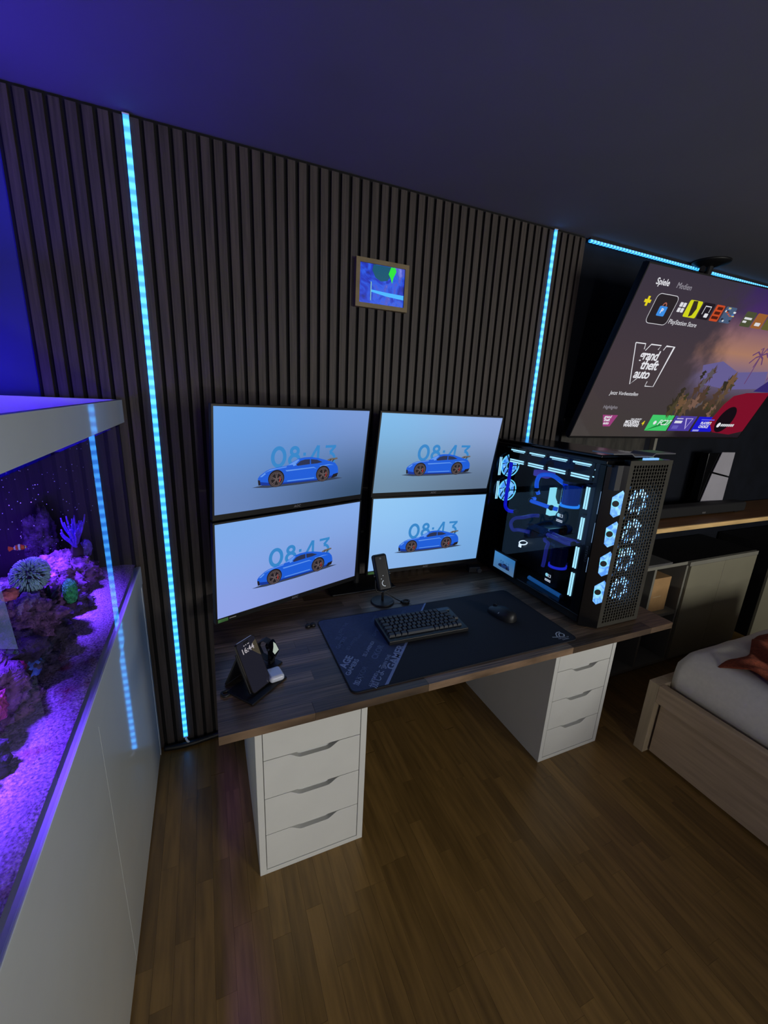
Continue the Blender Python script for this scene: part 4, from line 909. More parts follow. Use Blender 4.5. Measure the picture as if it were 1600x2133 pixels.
MB().poly([(-0.185, -0.366, 0.0009), (-0.02, -0.290, 0.0009), (-0.06, -0.330, 0.0009)]).build('green_shard', glow('shard_green', (30, 130, 60), rough=0.1), ts, flat=True)
tile('violet_highlight_tile', 0.008, 0.196, -0.365, -0.270, (72, 58, 156), 0.002); tile('tile_print_bar', 0.030, 0.085, -0.290, -0.284, (190, 186, 220), 0.001, 0.001); tile('tile_print_bar', 0.026, 0.090, -0.316, -0.300, (214, 214, 226), 0.002, 0.001); tile('tile_button', 0.030, 0.080, -0.352, -0.330, (100, 90, 180), 0.003, 0.001)
MB().stroke([(0.110, -0.285), (0.150, -0.350), (0.168, -0.285)], 0.005, 0.001, True).build('tile_emblem', glow('emblem_pale', (190, 176, 226), rough=0.1), ts, flat=True)
tile('blue_highlight_tile', 0.215, 0.403, -0.368, -0.271, (24, 22, 200), 0.002); tt("PLAYER'S", 0.024, 0.262, -0.312, W_, 0.0008); tt('CHOICE', 0.024, 0.262, -0.335, W_, 0.0008); tile('tile_button', 0.228, 0.285, -0.366, -0.354, (150, 150, 230), 0.001, 0.001); tile('tile_button', 0.25, 0.37, -0.293, -0.286, (90, 90, 225), 0.001, 0.001)
MB().poly([(xx, yy, 0.001) for xx, yy in ellipse(0.440, -0.321, 0.016, 0.016, 20)]).build('round_emblem', W_, ts, flat=True); [tile('tile_print_bar', 0.463+k*0.0185, 0.478+k*0.0185, -0.330, -0.313, (206, 208, 212), 0.003, 0.001) for k in range(7)]
# key art stand-in: palms, bushes and a red car body
def art(name, pts, rgb, z=0.0007): return MB().poly([(a, b, z) for a, b in pts]).build(name, glow('art_%d_%d_%d' % rgb, rgb, 0.9, rough=0.1), ts, flat=True)
art('art_car', [(0.33, -0.30), (0.36, -0.19), (0.40, -0.135), (0.50, -0.112), (0.719, -0.10), (0.719, -0.36), (0.60, -0.385), (0.42, -0.37)], (126, 14, 40), 0.0008)
art('art_wheel_arch', [(a, b) for a, b in ellipse(0.47, -0.285, 0.075, 0.085, 24)], (20, 10, 18), 0.0009)
art('art_screen_shade', [(0.55, -0.10), (0.719, 0.05), (0.719, -0.10)], (52, 40, 110), 0.0008)
random.seed(4)
cols_a = ((74, 66, 44), (96, 76, 58), (60, 58, 36), (112, 84, 60), (52, 46, 36), (80, 60, 48), (122, 92, 78), (92, 84, 88))
for k in range(30):
    cx = random.uniform(-0.08, 0.34); cy = random.uniform(-0.22, 0.0)-abs(cx-0.14)*0.25; r = random.uniform(0.03, 0.075); ph_ = random.uniform(0, 6)
    art('art_foliage', [(cx+r*(0.6+0.4*math.sin(t*2.3+ph_))*math.cos(t*PI/9)*0.7, cy+r*(0.7+0.3*math.sin(t*3.1+ph_))*math.sin(t*PI/9)) for t in range(18)], cols_a[k % 8], 0.0005+k*0.000005)
art('art_sea', [(-0.02, 0.02), (0.12, 0.05), (0.30, 0.0), (0.56, 0.02), (0.62, -0.08), (0.30, -0.10), (0.05, -0.08)], (104, 96, 150), 0.0004)
for cx, cy in ((0.40, 0.10), (0.58, 0.13)):
    pm = MB().stroke([(cx+0.02, cy-0.16), (cx+0.008, cy-0.05), (cx, cy)], 0.008, 0.0010)
    for k in range(7):
        a = 0.2+k*2*PI/7; pm.stroke([(cx, cy), (cx+0.04*math.cos(a), cy+0.035*math.sin(a)+0.01), (cx+0.075*math.cos(a), cy+0.05*math.sin(a)-0.015)], 0.009, 0.0011)
    pm.build('art_palm', glow('art_palm_violet', (104, 68, 112), 0.9, rough=0.1), ts, flat=True)
# ceiling mount
cm = thing('ceiling_mount', 'black swivel ceiling mount above the television', 'tv mount', (2.63, -0.075, H))
MB().lathe([(0.095, -0.001), (0.092, -0.010), (0.055, -0.018), (0.030, -0.026)], n=32).build('ceiling_plate', M_blackm, cm, smooth=True)
MB().cyl((0, 0, -0.026), (-0.06, 0.015, -0.36), 0.020, n=16).build('drop_pole', M_blackm, cm)
MB().tube([(-0.06, 0.015, -0.34), (-0.085, 0.0, -0.42), (-0.097, -0.062, -0.53)], 0.018, 10).build('tilt_arm', M_blackm, cm, smooth=True)
MB().cyl((-0.10, -0.03, -0.055), (-0.02, 0.03, -0.055), 0.014, n=12).build('swivel_knuckle', M_blackm, cm)

# ------------------------------------------------------------------ shelf, soundbar, console
sh = thing('wall_shelf', 'brown board shelf with a bright pine front edge below the television', 'shelf', (1.86, 0.0, 0.905))
MB().box(0, 2.40, -0.322, 0.003, 0, 0.025).build('shelf_board', M_shelft, sh)
MB().box(0, 2.40, -0.336, -0.3222, 0, 0.026).build('front_lip', M_shelf, sh)
for bx in (0.10, 1.2, 2.3): MB().prism([(bx, 0.003, -0.001), (bx, -0.20, -0.001), (bx, 0.003, -0.12)], (0.012, 0, 0)).build('bracket', M_blackm, sh)
sb = thing('soundbar', 'long black soundbar lying on the shelf in front of the console', 'soundbar', (2.42, -0.205, 0.9312))
MB().box(0, 0.96, 0, 0.085, 0.004, 0.068).build('body', mat('soundbar_cloth', (18, 18, 21), 0.85, var=0.3, scale=300, bump=0.3), sb, bevel=0.012)
for bx in (0.06, 0.86): MB().box(bx, bx+0.04, 0.01, 0.075, 0, 0.0039).build('foot', M_rubber, sb)
text('BOSE', 0.014, mat('badge_silver', (200, 200, 205), 0.3, 0.8), sb, 'brand_badge', (0.50, -0.0008, 0.020), (PI/2, 0, 0), 'CENTER', bold=0.0006)
gcn = thing('game_console', 'upright black and grey slab game console behind the soundbar', 'game console', (3.025, -0.075, 0.9312), rz=-0.10)
MB().box(-0.02, 0.24, -0.025, 0.050, 0, 0.014).build('stand_foot', M_black, gcn, bevel=0.003)
MB().box(0.0, 0.222, -0.018, 0.036, 0.0145, 0.385).build('core', mat('console_gloss', (8, 8, 10), 0.12), gcn, bevel=0.004)
M_pl = mat('console_grey_plate', (170, 168, 178), 0.45, var=0.04)
MB().prism([(0.010, -0.0205, 0.018), (0.226, -0.0205, 0.018), (0.226, -0.0205, 0.222), (0.062, -0.0205, 0.252)], (0, -0.006, 0)).build('side_plate', M_pl, gcn, bevel=0.002)
MB().prism([(0.066, -0.0205, 0.262), (0.226, -0.0205, 0.232), (0.226, -0.0205, 0.392), (0.106, -0.0205, 0.392)], (0, -0.006, 0)).build('side_plate', M_pl, gcn, bevel=0.002)

# ------------------------------------------------------------------ low cabinet with open bays and sliding doors
lc = thing('low_cabinet', 'low grey cabinet with open bays and two tall flat doors under the shelf', 'cabinet', (1.90, -0.335, 0))
CW = 1.46; z1 = 0.70
MB().box(0, CW, 0.0005, 0.34, 0.68, z1).build('top_board', M_blackm, lc)
MB().box(0, CW, -0.0015, 0.0003, 0.68, z1).build('top_edge_band', M_greyd, lc)
MB().box(0, CW, 0, 0.34, 0.008, 0.030).build('bottom_board', M_greyd, lc, bevel=0.001)
MB().box(0.02, CW-0.02, 0.02, 0.32, 0, 0.0078).build('plinth', M_blackm, lc)
for xx in (0.0, 0.375, 0.455, 0.745, CW-0.018):
    if xx in (0.375,): continue
    MB().box(xx, xx+0.018, 0, 0.335, 0.0302, 0.6798).build('upright', M_greyd, lc)
MB().box(0.018, CW-0.018, 0.332, 0.338, 0.0302, 0.6798).build('back_board', M_blackm, lc)
MB().box(0.4732, 0.7448, 0.002, 0.330, 0.350, 0.372).build('bay_shelf', M_greyd, lc)
MB().box(0.0182, 0.4548, 0.002, 0.330, 0.350, 0.372).build('bay_shelf', M_greyd, lc)
for a, b in ((0.7635, 1.105), (1.107, CW-0.001)): MB().box(a, b, -0.016, -0.0005, 0.034, 0.672).build('door', M_grey, lc, bevel=0.0015)
MB().box(0.745, CW, -0.017, 0.0, 0.674, 0.6995).build('door_track', M_greyd, lc)
lc2 = thing('low_cabinet', 'grey flat fronted cabinet at the right picture edge beside the bed', 'cabinet', (3.58, -0.335, 0))
MB().box(0, 0.9, 0, 0.34, 0.0, 0.70).build('carcass', M_blackm, lc2); 
for a in (0.002, 0.452): MB().box(a, a+0.446, -0.017, -0.0005, 0.01, 0.69).build('door', M_grey, lc2, bevel=0.0015)
bx = thing('cardboard_box', 'plain brown cardboard box in the open cabinet bay', 'box', (2.392, -0.30, 0.3725))
MB().box(0, 0.195, 0, 0.20, 0, 0.222).build('carton', M_carton, bx, bevel=0.002)
MB().box(0.055, 0.130, -0.0012, -0.0003, 0.098, 0.103).build('hand_slot', mat('slot_pale', (196, 170, 130), 0.7), bx)
MB().box(0.0, 0.195, 0.098, 0.102, 0.2221, 0.2229).build('tape', mat('tape_brown', (150, 112, 70), 0.4), bx)
lp = thing('laptop', 'closed silver laptop lying on the low cabinet', 'laptop', (2.20, -0.345, 0.7003))
MB().box(0, 0.285, 0, 0.20, 0.002, 0.010).build('base', mat('silver_aluminium', (150, 150, 150), 0.35, 0.7), lp, bevel=0.002)
MB().box(0, 0.285, 0, 0.20, 0.0105, 0.0165).build('lid', mat('silver_aluminium', (150, 150, 150)), lp, bevel=0.002)
for a in (0.02, 0.245): MB().box(a, a+0.02, 0.02, 0.16, 0, 0.0019).build('foot', M_rubber, lp)

# ------------------------------------------------------------------ bed with drawers, mattress, blanket
bed = thing('bed_frame', 'pale oak bed frame with drawer fronts under the grey mattress', 'bed', (1.829, -0.786, 0))
BL, BW = 2.05, 1.55
MB().box(0.0, BW, 0.0, 0.046, 0.0, 0.370).build('footboard', M_oaky, bed, bevel=0.002)
MB().box(0.0, 0.036, -BL, -0.0003, 0.283, 0.370).build('side_rail', M_oakl, bed, bevel=0.002)
MB().box(BW-0.036, BW, -BL, -0.0003, 0.0, 0.370).build('side_rail', M_oakl, bed)
MB().box(0.0, BW, -BL-0.04, -BL-0.0003, 0.0, 0.80).build('headboard', M_oakl, bed)
MB().box(0.0362, BW-0.0362, -BL, -0.0003, 0.290, 0.335).build('slat_base', mat('bed_base_brown', (104, 84, 66), 0.7), bed)
for k in range(2):
    MB().box(0.030, 0.048, -0.012-(k+1)*1.0, -0.010-k*1.004, 0.012, 0.274).build('drawer', M_oakl, bed, bevel=0.0015)
MB().box(0.05, BW-0.04, -BL, -0.01, 0.02, 0.289).build('drawer_housing', M_blackm, bed)
def matt(u, v): pass
mt = thing('mattress', 'thick mattress under a rumpled pale grey fitted sheet', 'mattress', (1.915, -0.790, 0.3352))
def mattress_mesh():
    b = MB(); X, Y, Z = 1.38, 1.90, 0.215; n = 64; m = 80
    def prof(t, half, r):      # superellipse fall-off near an edge
        return t
    def top(u, v):
        x = u*X; y = -v*Y; d = min(x, X-x, -y, Y+y); r = 0.075
        e = 1-(1-min(d, r)/r)**2.4
        z = Z-0.075+0.075*max(0, e)**0.5
        z += 0.010*noise.noise(Vector((x*3.2, y*3.2, 2)))+0.0035*noise.noise(Vector((x*9+y*6, (y-x)*3.0, 5)))+0.0020*abs(noise.noise(Vector((x*22+y*9, y*6, 8))))
        z += 0.018*(1-math.exp(-d*4))
        return (x, y, z)
    b.grid(top, n, m)
    ring = [(i, 0) for i in range(n)]+[(n, j) for j in range(m)]+[(n-i, m) for i in range(n)]+[(0, m-j) for j in range(m)]
    base = len(b.v); lv = 5
    for k in range(1, lv+1):
        for (i, j) in ring:
            x, y, z = b.v[j*(n+1)+i]; t = k/lv; zz = z*(1-t); bul = 0.010*math.sin(t*PI)
            cx, cy = X/2, -Y/2; ox = (1 if x >= X-1e-6 else -1 if x <= 1e-6 else 0); oy = (1 if y >= -1e-6 else -1 if y <= -Y+1e-6 else 0)
            w_ = 0.004*noise.noise(Vector((x*7, y*7, t*1.5)))
            b.v.append((x+ox*(bul+w_), y+oy*(min(bul, 0.0)+min(w_, 0)), zz))
    L = len(ring)
    for k in range(lv):
        for q in range(L):
            q2 = (q+1) % L
            def idx(kk, qq): return (ring[qq][1]*(n+1)+ring[qq][0]) if kk == 0 else base+(kk-1)*L+qq
            b.f.append((idx(k, q), idx(k, q2), idx(k+1, q2), idx(k+1, q))); b.m.append(0)
    b.f.append(tuple(base+(lv-1)*L+q for q in range(L))); b.m.append(0)
    return b
mattress_mesh().build('fitted_sheet', M_sheet, mt, smooth=True)
def blanket():
    b = MB()
    def fn(u, v, off=0.0):
        # u along the bed (towards the camera), v across (away from the near side)
        x = 1.925+v*0.75+0.03*math.sin(u*7); y = -0.915-u*0.62+0.05*(v-0.2)-0.035*math.sin(v*9)*(1-u)
        if u < 0.12: x += (0.12-u)*0.10
        z = 0.572+0.022*abs(math.sin(v*11+u*5+1.2*noise.noise(Vector((u*3, v*3, 0)))))+0.012*noise.noise(Vector((u*9, v*9, 4)))
        e = min(u, 1-u, 1-v, 1.0); z -= 0.018*math.exp(-e*14)
        d = x-1.915
        if d < 0.075: z -= 0.075*(1-math.sqrt(max(0.0, 1-(1-max(d, 0)/0.075)**2.0)))*0.85
        return (x, y, z+off)
    b.grid(lambda u, v: fn(u, v, 0.004), 60, 60); n0 = len(b.v)
    b.grid(lambda u, v: fn(u, v, -0.004), 60, 60)
    N1 = 61
    for i in range(60):
        for (p, q) in ((i, i+1), (60*N1+i, 60*N1+i+1), (i*N1, (i+1)*N1), (i*N1+60, (i+1)*N1+60)): b.f.append((p, q, q+n0, p+n0)); b.m.append(0)
    return b
bl = blanket().build('blanket', M_rust, None, smooth=True); tag(bl, 'crumpled rust orange wool blanket on the bed', 'blanket')

# ------------------------------------------------------------------ desk mat with printed lettering
pad = thing('desk_mat', 'large black and navy desk mat with diagonal stripe and lettering', 'desk mat', (0, 0, ZT+0.0003))
def rrect(x0, x1, y0, y1, r, n=6):
    p = []
    for cx, cy, a0 in ((x1-r, y1-r, 0), (x0+r, y1-r, PI/2), (x0+r, y0+r, PI), (x1-r, y0+r, 1.5*PI)): p += [(cx+r*math.cos(a0+k*PI/2/n), cy+r*math.sin(a0+k*PI/2/n)) for k in range(n+1)]
    return p
PX0, PX1, PY0, PY1 = 0.362, 1.250, -0.788, -0.362
M_pad = mat('mat_black_cloth', (18, 22, 34), 0.8, var=0.2, scale=200)
M_padn = mat('mat_navy_cloth', (52, 66, 100), 0.8, var=0.12, scale=120)
M_ink = mat('mat_grey_ink', (138, 154, 188), 0.7, var=0.1); M_ink2 = mat('mat_dim_ink', (84, 100, 136), 0.7, var=0.1); M_stripe = mat('mat_stripe_ink', (128, 146, 190), 0.6, var=0.05)
MB().prism([(a, b, 0.0) for a, b in rrect(PX0, PX1, PY0, PY1, 0.022)], (0, 0, 0.0036)).build('cloth', M_pad, pad)
eg = MB().stroke(rrect(PX0+0.0015, PX1-0.0015, PY0+0.0015, PY1-0.0015, 0.021), 0.003, 0.0040, True); eg.build('stitched_edge', mat('mat_edge', (8, 9, 13), 0.8), pad, flat=True)
npz = [(a, b) for a, b in rrect(PX0+0.003, 0.60, PY0+0.003, PY1-0.003, 0.020) if a < 0.5]
xa, xb = 0.4655, 0.826
nav = [(xb, PY1-0.003)]+[q for q in npz]+[(xa, PY0+0.003)]
MB().poly([(a, b, 0.0038) for a, b in nav]).build('navy_field', M_padn, pad, flat=True)
MB().poly([(xa, PY0+0.003, 0.0040), (xa+0.0125, PY0+0.003, 0.0040), (xb+0.0085, PY1-0.003, 0.0040), (xb, PY1-0.003, 0.0040)]).build('diagonal_stripe', M_stripe, pad, flat=True)
AD = math.atan2(PY1-PY0, xb-xa)
def ink(s, size, x, y, m=M_ink, bold=0.0, sx=1.0):
    return text(s, size, m, pad, 'mat_lettering', (x, y, 0.0042), (0, 0, AD), bold=bold, sx=sx)
ink('GAMER', 0.038, 0.512, -0.722, M_ink, 0.0010, 1.12); ink('JOIN THE', 0.017, 0.492, -0.708, M_ink, 0.0003, 1.05); ink('HYBRID', 0.016, 0.428, -0.768, M_ink, 0.0003, 1.0); ink('\u52a0\u3057\u3088\u3046', 0.030, 0.428, -0.785, M_ink, 0.0004)
ink('GAMERS', 0.022, 0.374, -0.705, M_ink, 0.0006, 1.05); ink('AGE', 0.034, 0.372, -0.665, M_ink, 0.0012, 1.0); ink('\u52a0\u5165ARENDI', 0.017, 0.456, -0.632, M_ink, 0.0002); ink('CKOR', 0.030, 0.482, -0.655, M_ink2, 0.0008)
ink('\u52a0\u5165ARENDI', 0.015, 0.415, -0.580, M_ink2, 0.0002); ink('GAMERS', 0.020, 0.385, -0.56, M_ink2, 0.0003); ink('GAMERS', 0.018, 0.53, -0.53, M_ink2, 0.0003); ink('JOIN', 0.022, 0.60, -0.47, M_ink2, 0.0004); ink('HYBRID', 0.018, 0.68, -0.44, M_ink2); ink('JOIN THE', 0.018, 0.42, -0.47, M_ink2); ink('\u52a0\u5165', 0.022, 0.40, -0.51, M_ink2)
ink('GAMERS', 0.014, 0.56, -0.435, M_ink2); ink('\u52a0\u5165', 0.022, 0.384, -0.757, M_ink, 0.0004); ink('HYBRID', 0.014, 0.46, -0.54, M_ink2); ink('CKOR', 0.024, 0.40, -0.735, M_ink2, 0.0002)
# emblem near the right front corner
M_em = mat('mat_white_ink', (190, 196, 206), 0.6, var=0.05)
em = MB(); cx, cy = 1.193, -0.745
em.stroke([(cx-0.032, cy-0.003), (cx-0.012, cy-0.010), (cx+0.006, cy-0.012)], 0.004, 0.0042); em.stroke([(cx-0.014, cy-0.010), (cx-0.002, cy+0.010), (cx+0.010, cy+0.017), (cx+0.024, cy+0.016)], 0.0045, 0.0042)
em.stroke([(cx-0.002, cy-0.008), (cx+0.008, cy+0.006), (cx+0.020, cy+0.010), (cx+0.026, cy-0.002), (cx+0.018, cy-0.012), (cx+0.008, cy-0.012)], 0.0045, 0.0043)
em.build('eye_emblem', M_em, pad, flat=True)
text('REPUBLIC OF', 0.0085, M_em, pad, 'mat_lettering', (1.175, -0.765, 0.0042)); text('GAMERS', 0.0085, M_em, pad, 'mat_lettering', (1.184, -0.774, 0.0042))
ZP = ZT+0.0041
# ------------------------------------------------------------------ keyboard
kb = thing('keyboard', 'compact black mechanical keyboard standing across the desk mat', 'keyboard', (0.7215, -0.532, ZP+0.0003), rz=-0.025)
KW, KD = 0.322, 0.152
kc = MB(); kc.add([(-KW/2, -KD/2, 0), (KW/2, -KD/2, 0), (KW/2, KD/2, 0), (-KW/2, KD/2, 0), (-KW/2, -KD/2, 0.016), (KW/2, -KD/2, 0.016), (KW/2, KD/2, 0.024), (-KW/2, KD/2, 0.024)], [(0, 3, 2, 1), (4, 5, 6, 7), (0, 1, 5, 4), (1, 2, 6, 5), (2, 3, 7, 6), (3, 0, 4, 7)])
kc.build('case', mat('keyboard_case', (20, 21, 25), 0.4, var=0.1), kb, bevel=0.003)
M_key = mat('keycap', (50, 54, 62), 0.55, var=0.08, rand=0.1)
U = 0.0191
rows_k = [[1]*13, [1]*13+[2], [1.5]+[1]*12+[1.5], [1.75]+[1]*12+[1.25, 1], [1.25]+[1]*12+[1.75], [1.25, 1.25, 1.25, 5.75, 1, 1, 1, 1, 1, 1]]
cap = {}
sl = 0.008/KD
for j, row in enumerate(rows_k):
    x = -KW/2+0.0085; y = KD/2-0.020-j*0.0205
    if j == 0: x += 0.0
    for wk in row:
        if x+wk*U > KW/2-0.004: break
        if wk not in cap:
            a, b_, h = wk*U/2-0.0009, 0.0088, 0.0085; ti = 0.0022
            me = MB().add([(-a, -b_, 0), (a, -b_, 0), (a, b_, 0), (-a, b_, 0), (-a+ti, -b_+ti*0.8, h), (a-ti, -b_+ti*0.8, h), (a-ti, b_-ti*1.1, h+0.001), (-a+ti, b_-ti*1.1, h+0.001)], [(0, 3, 2, 1), (4, 5, 6, 7), (0, 1, 5, 4), (1, 2, 6, 5), (2, 3, 7, 6), (3, 0, 4, 7)]).mesh('keycap'); me.materials.append(M_key); cap[wk] = me
        k = bpy.data.objects.new('keycap', cap[wk]); COL.objects.link(k); k.parent = kb; k.location = (x+wk*U/2, y, 0.020+y*sl+0.0003); k.rotation_euler = (math.atan(sl), 0, 0)
        x += wk*U
MB().box(0.098, 0.150, 0.046, 0.070, 0.0245, 0.029).build('display', mat('key_display', (24, 30, 36), 0.2), kb, bevel=0.002)
# ------------------------------------------------------------------ mouse
ms = thing('mouse', 'black ergonomic computer mouse on the right half of the desk mat', 'mouse', (1.078, -0.556, ZP), rz=0.32)
def mouse_shell():
    b = MB()
    def fn(u, v):
        t = u*PI; a = v*PI; y = 0.062*math.cos(t); wd = (0.032-0.004*math.sin(2*t+0.4))*math.sin(t)**0.55 if 0 < u < 1 else 0.0
        hh = 0.040*(math.sin(t)**0.6)*(1-0.28*math.cos(t)) if 0 < u < 1 else 0.0
        return (wd*math.cos(a), y, 0.001+hh*math.sin(a)**0.8)
    return b.grid(fn, 26, 18)
mo = mouse_shell().build('shell', mat('mouse_black', (22, 23, 27), 0.45), ms, smooth=True)
MB().cyl((-0.004, 0.034, 0.031), (0.004, 0.034, 0.031), 0.009, n=18).build('scroll_wheel', M_dark, ms)
text('ASUS', 0.010, M_em, ms, 'brand_print', (-0.0285, -0.012, 0.024), (1.05, 0, -PI/2+0.12), 'CENTER', bold=0.0004)
# ------------------------------------------------------------------ microphone
mic = thing('microphone', 'black slab desk microphone on a round foot behind the desk mat', 'microphone', (0.664, -0.292, ZT+0.0002))
MB().lathe([(0.0, 0.0), (0.0495, 0.0), (0.050, 0.003), (0.0475, 0.0075), (0.012, 0.009), (0.0, 0.009)], n=40).build('foot', mat('mic_foot', (30, 32, 36), 0.45), mic, smooth=False)
MB().cyl((0, 0, 0.009), (0, 0, 0.048), 0.0055, n=14).build('stem', M_black, mic)
yk = MB().tube([(-0.030, 0.012, 0.100), (-0.033, 0.004, 0.070), (-0.026, 0, 0.052), (0, 0, 0.046), (0.026, 0, 0.052), (0.033, 0.004, 0.070), (0.030, 0.012, 0.100)], 0.0032, 8)
yk.build('yoke', M_black, mic, smooth=True)
hd = bpy.data.objects.new('head', MB().box(-0.030, 0.030, -0.020, 0.020, -0.076, 0.077).mesh('head')); hd.data.materials.append(mat('mic_body', (16, 18, 23), 0.4)); COL.objects.link(hd); hd.parent = mic
hd.location = (-0.002, 0.020, 0.128); hd.rotation_euler = (math.radians(-24), math.radians(-7), math.radians(-6))
md = hd.modifiers.new('bevel', 'BEVEL'); md.width = 0.011; md.segments = 4
hd.data.polygons.foreach_set('use_smooth', [True]*6); md.harden_normals = True
for sx in (-1, 1): MB().cyl((sx*0.030, 0, -0.01), (sx*0.036, 0, -0.01), 0.007, n=14).build('tilt_knob', M_black, hd)
MB().cyl((0, -0.0202, 0.058), (0, -0.0208, 0.058), 0.0045, n=16).build('mute_dot', mat('mic_grey_print', (96, 102, 112), 0.5), hd)
pr_ = MB().stroke([(0.012*math.cos(a), -0.045+0.012*math.sin(a)) for a in [PI*0.62+k*(PI*0.9)/14 for k in range(15)]], 0.0026, 0.0)
dial = pr_.build('dial_arc', glow('mic_white_led', (190, 200, 210), 0.8), hd, flat=True); dial.rotation_euler = (PI/2, 0, 0); dial.location = (0.002, -0.0206, 0)
for dx, dz in ((-0.010, -0.026), (-0.001, -0.014)): MB().cyl((dx, -0.0202, dz), (dx, -0.0208, dz), 0.0016, n=10).build('level_light', glow('mic_white_led', (190, 200, 210), 0.8), hd)
cb = thing('microphone_cable', 'thin black cable lump on the desk right of the microphone foot', 'cable', (0.664, -0.292, ZT+0.0002))
MB().tube([(0.004, 0.010, 0.050), (0.030, 0.000, 0.030), (0.055, -0.010, 0.012), (0.072, -0.028, 0.006), (0.080, -0.033, 0.005)], 0.0022, 8).build('lead', M_rubber, cb, smooth=True)
MB().tube([(0.072, -0.030, 0.004), (0.098, -0.022, 0.006), (0.108, -0.036, 0.007), (0.092, -0.050, 0.006), (0.075, -0.042, 0.007), (0.088, -0.030, 0.010), (0.104, -0.040, 0.011)], 0.0040, 8).build('coil', M_rubber, cb, smooth=True)
# ------------------------------------------------------------------ folding charger with phone, watch and earbud case
stn = thing('charging_stand', 'black folding charging stand near the front left desk corner', 'charger', (0.090, -0.740, ZT+0.0002), rz=math.atan2(0.629, 0.777))
M_lea = mat('charger_leather', (12, 13, 20), 0.55, var=0.2, scale=200, bump=0.1)
MB().box(0, 0.141, 0, 0.101, 0, 0.006).build('base_pad', M_lea, stn, bevel=0.002)
cp = MB().box(-0.038, 0.038, 0.0, 0.118, -0.0125, -0.006).build('phone_panel', M_lea, stn, bevel=0.001)
tl = math.radians(25); pm_ = Matrix.Translation((0.060, 0.024, 0.0145)) @ Matrix.Rotation(PI/2-tl, 4, 'X'); cp.matrix_local = pm_
rp_ = MB().prism([(0.022, 0.0765, 0.106), (0.098, 0.0765, 0.106), (0.098, 0.128, 0.002), (0.022, 0.128, 0.002)], (0, 0.005, 0.0)).build('rear_panel', M_lea, stn)
MB().box(0.1412, 0.190, 0.060, 0.118, 0, 0.006).build('watch_pad', M_lea, stn, bevel=0.002)
MB().box(0.158, 0.178, 0.082, 0.092, 0.0062, 0.052).build('watch_post', M_lea, stn)
MB().tube([(0.012, 0.100, 0.004), (-0.010, 0.108, 0.004), (-0.016, 0.090, 0.005), (-0.002, 0.086, 0.005)], 0.004, 8).build('cable_loop', M_rubber, stn, smooth=True)
stm = Matrix.Translation((0.090, -0.740, ZT+0.0002)) @ Matrix.Rotation(math.atan2(0.629, 0.777), 4, 'Z')
ph = thing('smartphone', 'dark smartphone leaning on the charger, clock on its lock screen', 'phone', M=stm @ pm_ @ Matrix.Translation((0, -0.004, 0.0008)))
MB().prism([(a, b, -0.0062) for a, b in rrect(-0.0358, 0.0358, 0.0, 0.1496, 0.010)], (0, 0, 0.0074)).build('body', mat('phone_titanium', (96, 90, 86), 0.25, 0.9), ph)
def phone_mat():
    m = mat('phone_screen', (8, 8, 10), 0.08, emit=(34, 34, 46), es=0.75); return m
psn = MB().poly([(a, b, 0.0016) for a, b in rrect(-0.0340, 0.0340, 0.0018, 0.1478, 0.009)]).build('screen', phone_mat(), ph, flat=True)
MB().poly([(0.034, 0.085, 0.0018), (0.034, 0.135, 0.0018), (0.020, 0.130, 0.0018), (0.010, 0.112, 0.0018), (0.024, 0.095, 0.0018)]).build('wallpaper_shape', mat('phone_sand', (60, 54, 44), 0.3, emit=(72, 66, 54), es=0.6, var=0.5, scale=120), psn, flat=True)
text('16:44', 0.021, glow('phone_clock', (176, 170, 176), 0.9), psn, 'clock_digits', (-0.002, 0.120, 0.0020), align='CENTER', bold=0.0004)
for k, wd in enumerate((0.004, 0.003, 0.006)): MB().poly([(-0.012+k*0.0075, 0.1335, 0.0020), (-0.012+k*0.0075+wd, 0.1335, 0.0020), (-0.012+k*0.0075+wd, 0.1358, 0.0020), (-0.012+k*0.0075, 0.1358, 0.0020)]).build('date_line', glow('phone_clock', (176, 170, 176)), psn, flat=True)
MB().poly([(a, b, 0.0020) for a, b in rrect(-0.010, 0.010, 0.1395, 0.1440, 0.002)]).build('camera_island', M_black, psn, flat=True)
wt = thing('smartwatch', 'square black smartwatch standing on its charger behind the phone', 'watch', M=stm @ Matrix.Translation((0.168, 0.078, 0.062)) @ Matrix.Rotation(0.25, 4, 'Z') @ Matrix.Rotation(math.radians(62), 4, 'X'))
MB().prism([(a, b, -0.009) for a, b in rrect(-0.0195, 0.0195, -0.023, 0.023, 0.009)], (0, 0, 0.0105)).build('case', mat('watch_case', (22, 22, 25), 0.2, 0.6), wt)
MB().poly([(a, b, 0.0018) for a, b in rrect(-0.0175, 0.0175, -0.021, 0.021, 0.008)]).build('display', mat('watch_glass', (4, 4, 6), 0.05), wt, flat=True)
MB().poly([(0.016, 0.004, 0.0021), (0.016, -0.018, 0.0021), (-0.010, -0.019, 0.0021), (-0.013, -0.008, 0.0021), (0.0, 0.002, 0.0021), (0.010, 0.014, 0.0021)]).build('watch_face_shape', glow('watch_face_pale', (176, 188, 176), 0.9), wt, flat=True)
MB().cyl((-0.0196, 0.006, -0.004), (-0.0235, 0.006, -0.004), 0.0036, n=12).build('crown', M_steel, wt)
sp_ = MB(); pts = [(0, 0.024, -0.004), (0, 0.034, -0.014), (0, 0.032, -0.034), (0, 0.016, -0.050), (0, -0.010, -0.052), (0, -0.030, -0.036), (0, -0.034, -0.016), (0, -0.024, -0.004)]
for a, b_ in zip(pts[:-1], pts[1:]): sp_.prism([(-0.012, a[1], a[2]), (0.012, a[1], a[2]), (0.012, b_[1], b_[2]), (-0.012, b_[1], b_[2])], (0, 0.0022*(1 if a[1] > 0 else -1), -0.0005))
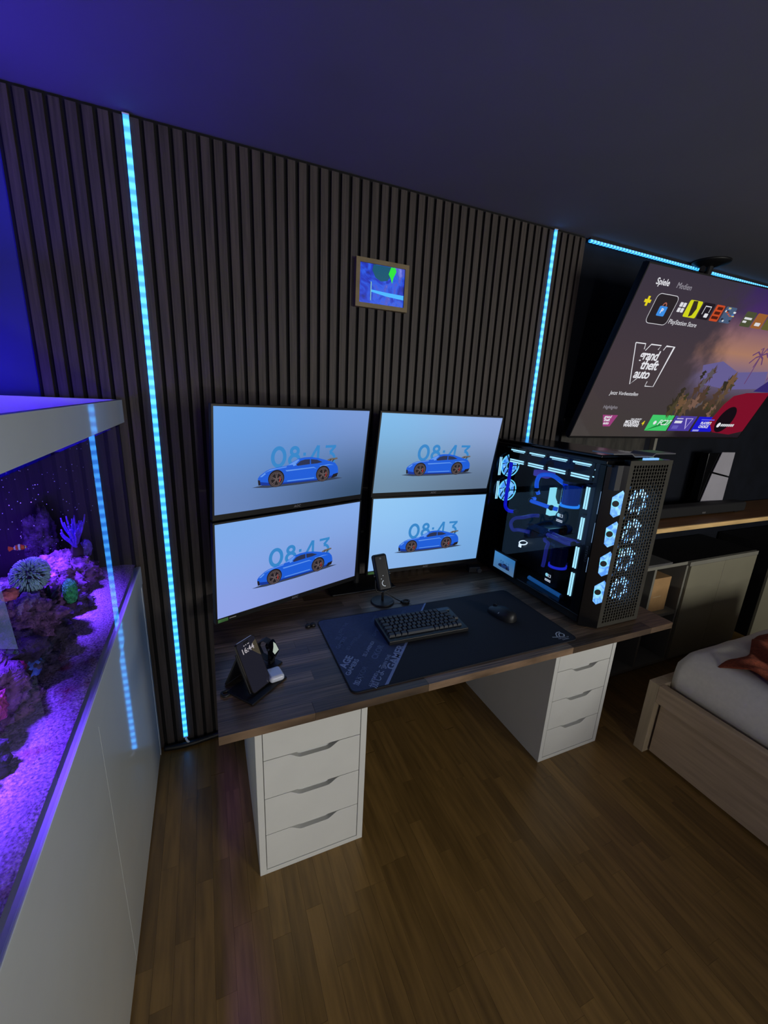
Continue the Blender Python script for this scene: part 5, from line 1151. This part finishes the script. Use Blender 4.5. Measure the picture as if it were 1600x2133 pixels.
sp_.build('strap', mat('watch_strap', (14, 14, 18), 0.7), wt)
eb = thing('earbud_case', 'small white earbud charging case on the charger pad', 'earbud case', M=stm @ Matrix.Translation((0.117, 0.026, 0.0064)) @ Matrix.Rotation(-0.5, 4, 'Z'))
MB().box(-0.0225, 0.0225, -0.027, 0.027, 0, 0.0215).build('shell', mat('earbud_white', (214, 220, 236), 0.2, var=0.02, coat=0.5), eb, bevel=0.0095, seg=5)
MB().box(0.0215, 0.0229, -0.005, 0.005, 0.009, 0.012).build('charge_port', M_dark, eb)
# ------------------------------------------------------------------ small things on the desk and the floor cable
cl = thing('cable_clip', 'pair of round black cable clips at the left edge of the desk mat', 'cable clip', (0.332, -0.388, ZT+0.0002))
for dx, dy in ((-0.008, 0), (0.011, 0.003)): MB().lathe([(0.0, 0), (0.010, 0), (0.0105, 0.005), (0.007, 0.011), (0.0, 0.012)], (dx, dy, 0), 18).build('clip', M_rubber, cl, smooth=True)
hb = thing('usb_hub', 'small black hub box with a round knob in the desk corner', 'hub', (1.205, -0.130, ZT+0.0002), rz=-0.2)
MB().box(0, 0.062, -0.010, 0.030, 0, 0.030).build('box', M_dark, hb, bevel=0.003)
MB().cyl((0.052, -0.0102, 0.014), (0.052, -0.022, 0.014), 0.012, n=20).build('knob', mat('knob_grey', (60, 62, 68), 0.4), hb)
fc = thing('floor_cable', 'thick black cable lying along the foot of the slat wall', 'cable', (0, 0, 0))
MB().tube([(-0.235, -0.016, 0.012), (-0.19, -0.022, 0.012), (-0.13, -0.026, 0.014), (-0.06, -0.020, 0.016), (0.02, -0.016, 0.020), (0.12, -0.02, 0.016), (0.35, -0.02, 0.014), (0.9, -0.025, 0.013)], 0.012, 10).build('sleeve', M_rubber, fc, smooth=True)
MB().tube([(-0.1486, -0.010, 0.034), (-0.142, -0.022, 0.028), (-0.135, -0.026, 0.022)], 0.005, 8).build('strip_lead', M_white, fc, smooth=True)
mb_ = thing('added_glow_bar', 'slim blue bar added by the aquarium rim to make the wall glow', 'lamp', (-0.66, -0.17, 1.5105))  # unseen body for the added wall glow fill
MB().box(-0.09, 0.09, -0.02, 0.02, 0, 0.028).build('housing', M_blackm, mb_, bevel=0.003)
MB().box(-0.08, 0.08, -0.012, 0.012, 0.0282, 0.030).build('lens', glow('added_glow_lens', (40, 10, 255), 1.5), mb_)
for sx in (-0.07, 0.07): MB().box(sx-0.005, sx+0.005, 0.0201, 0.155, 0.002, 0.006).build('bracket', M_blackm, mb_)
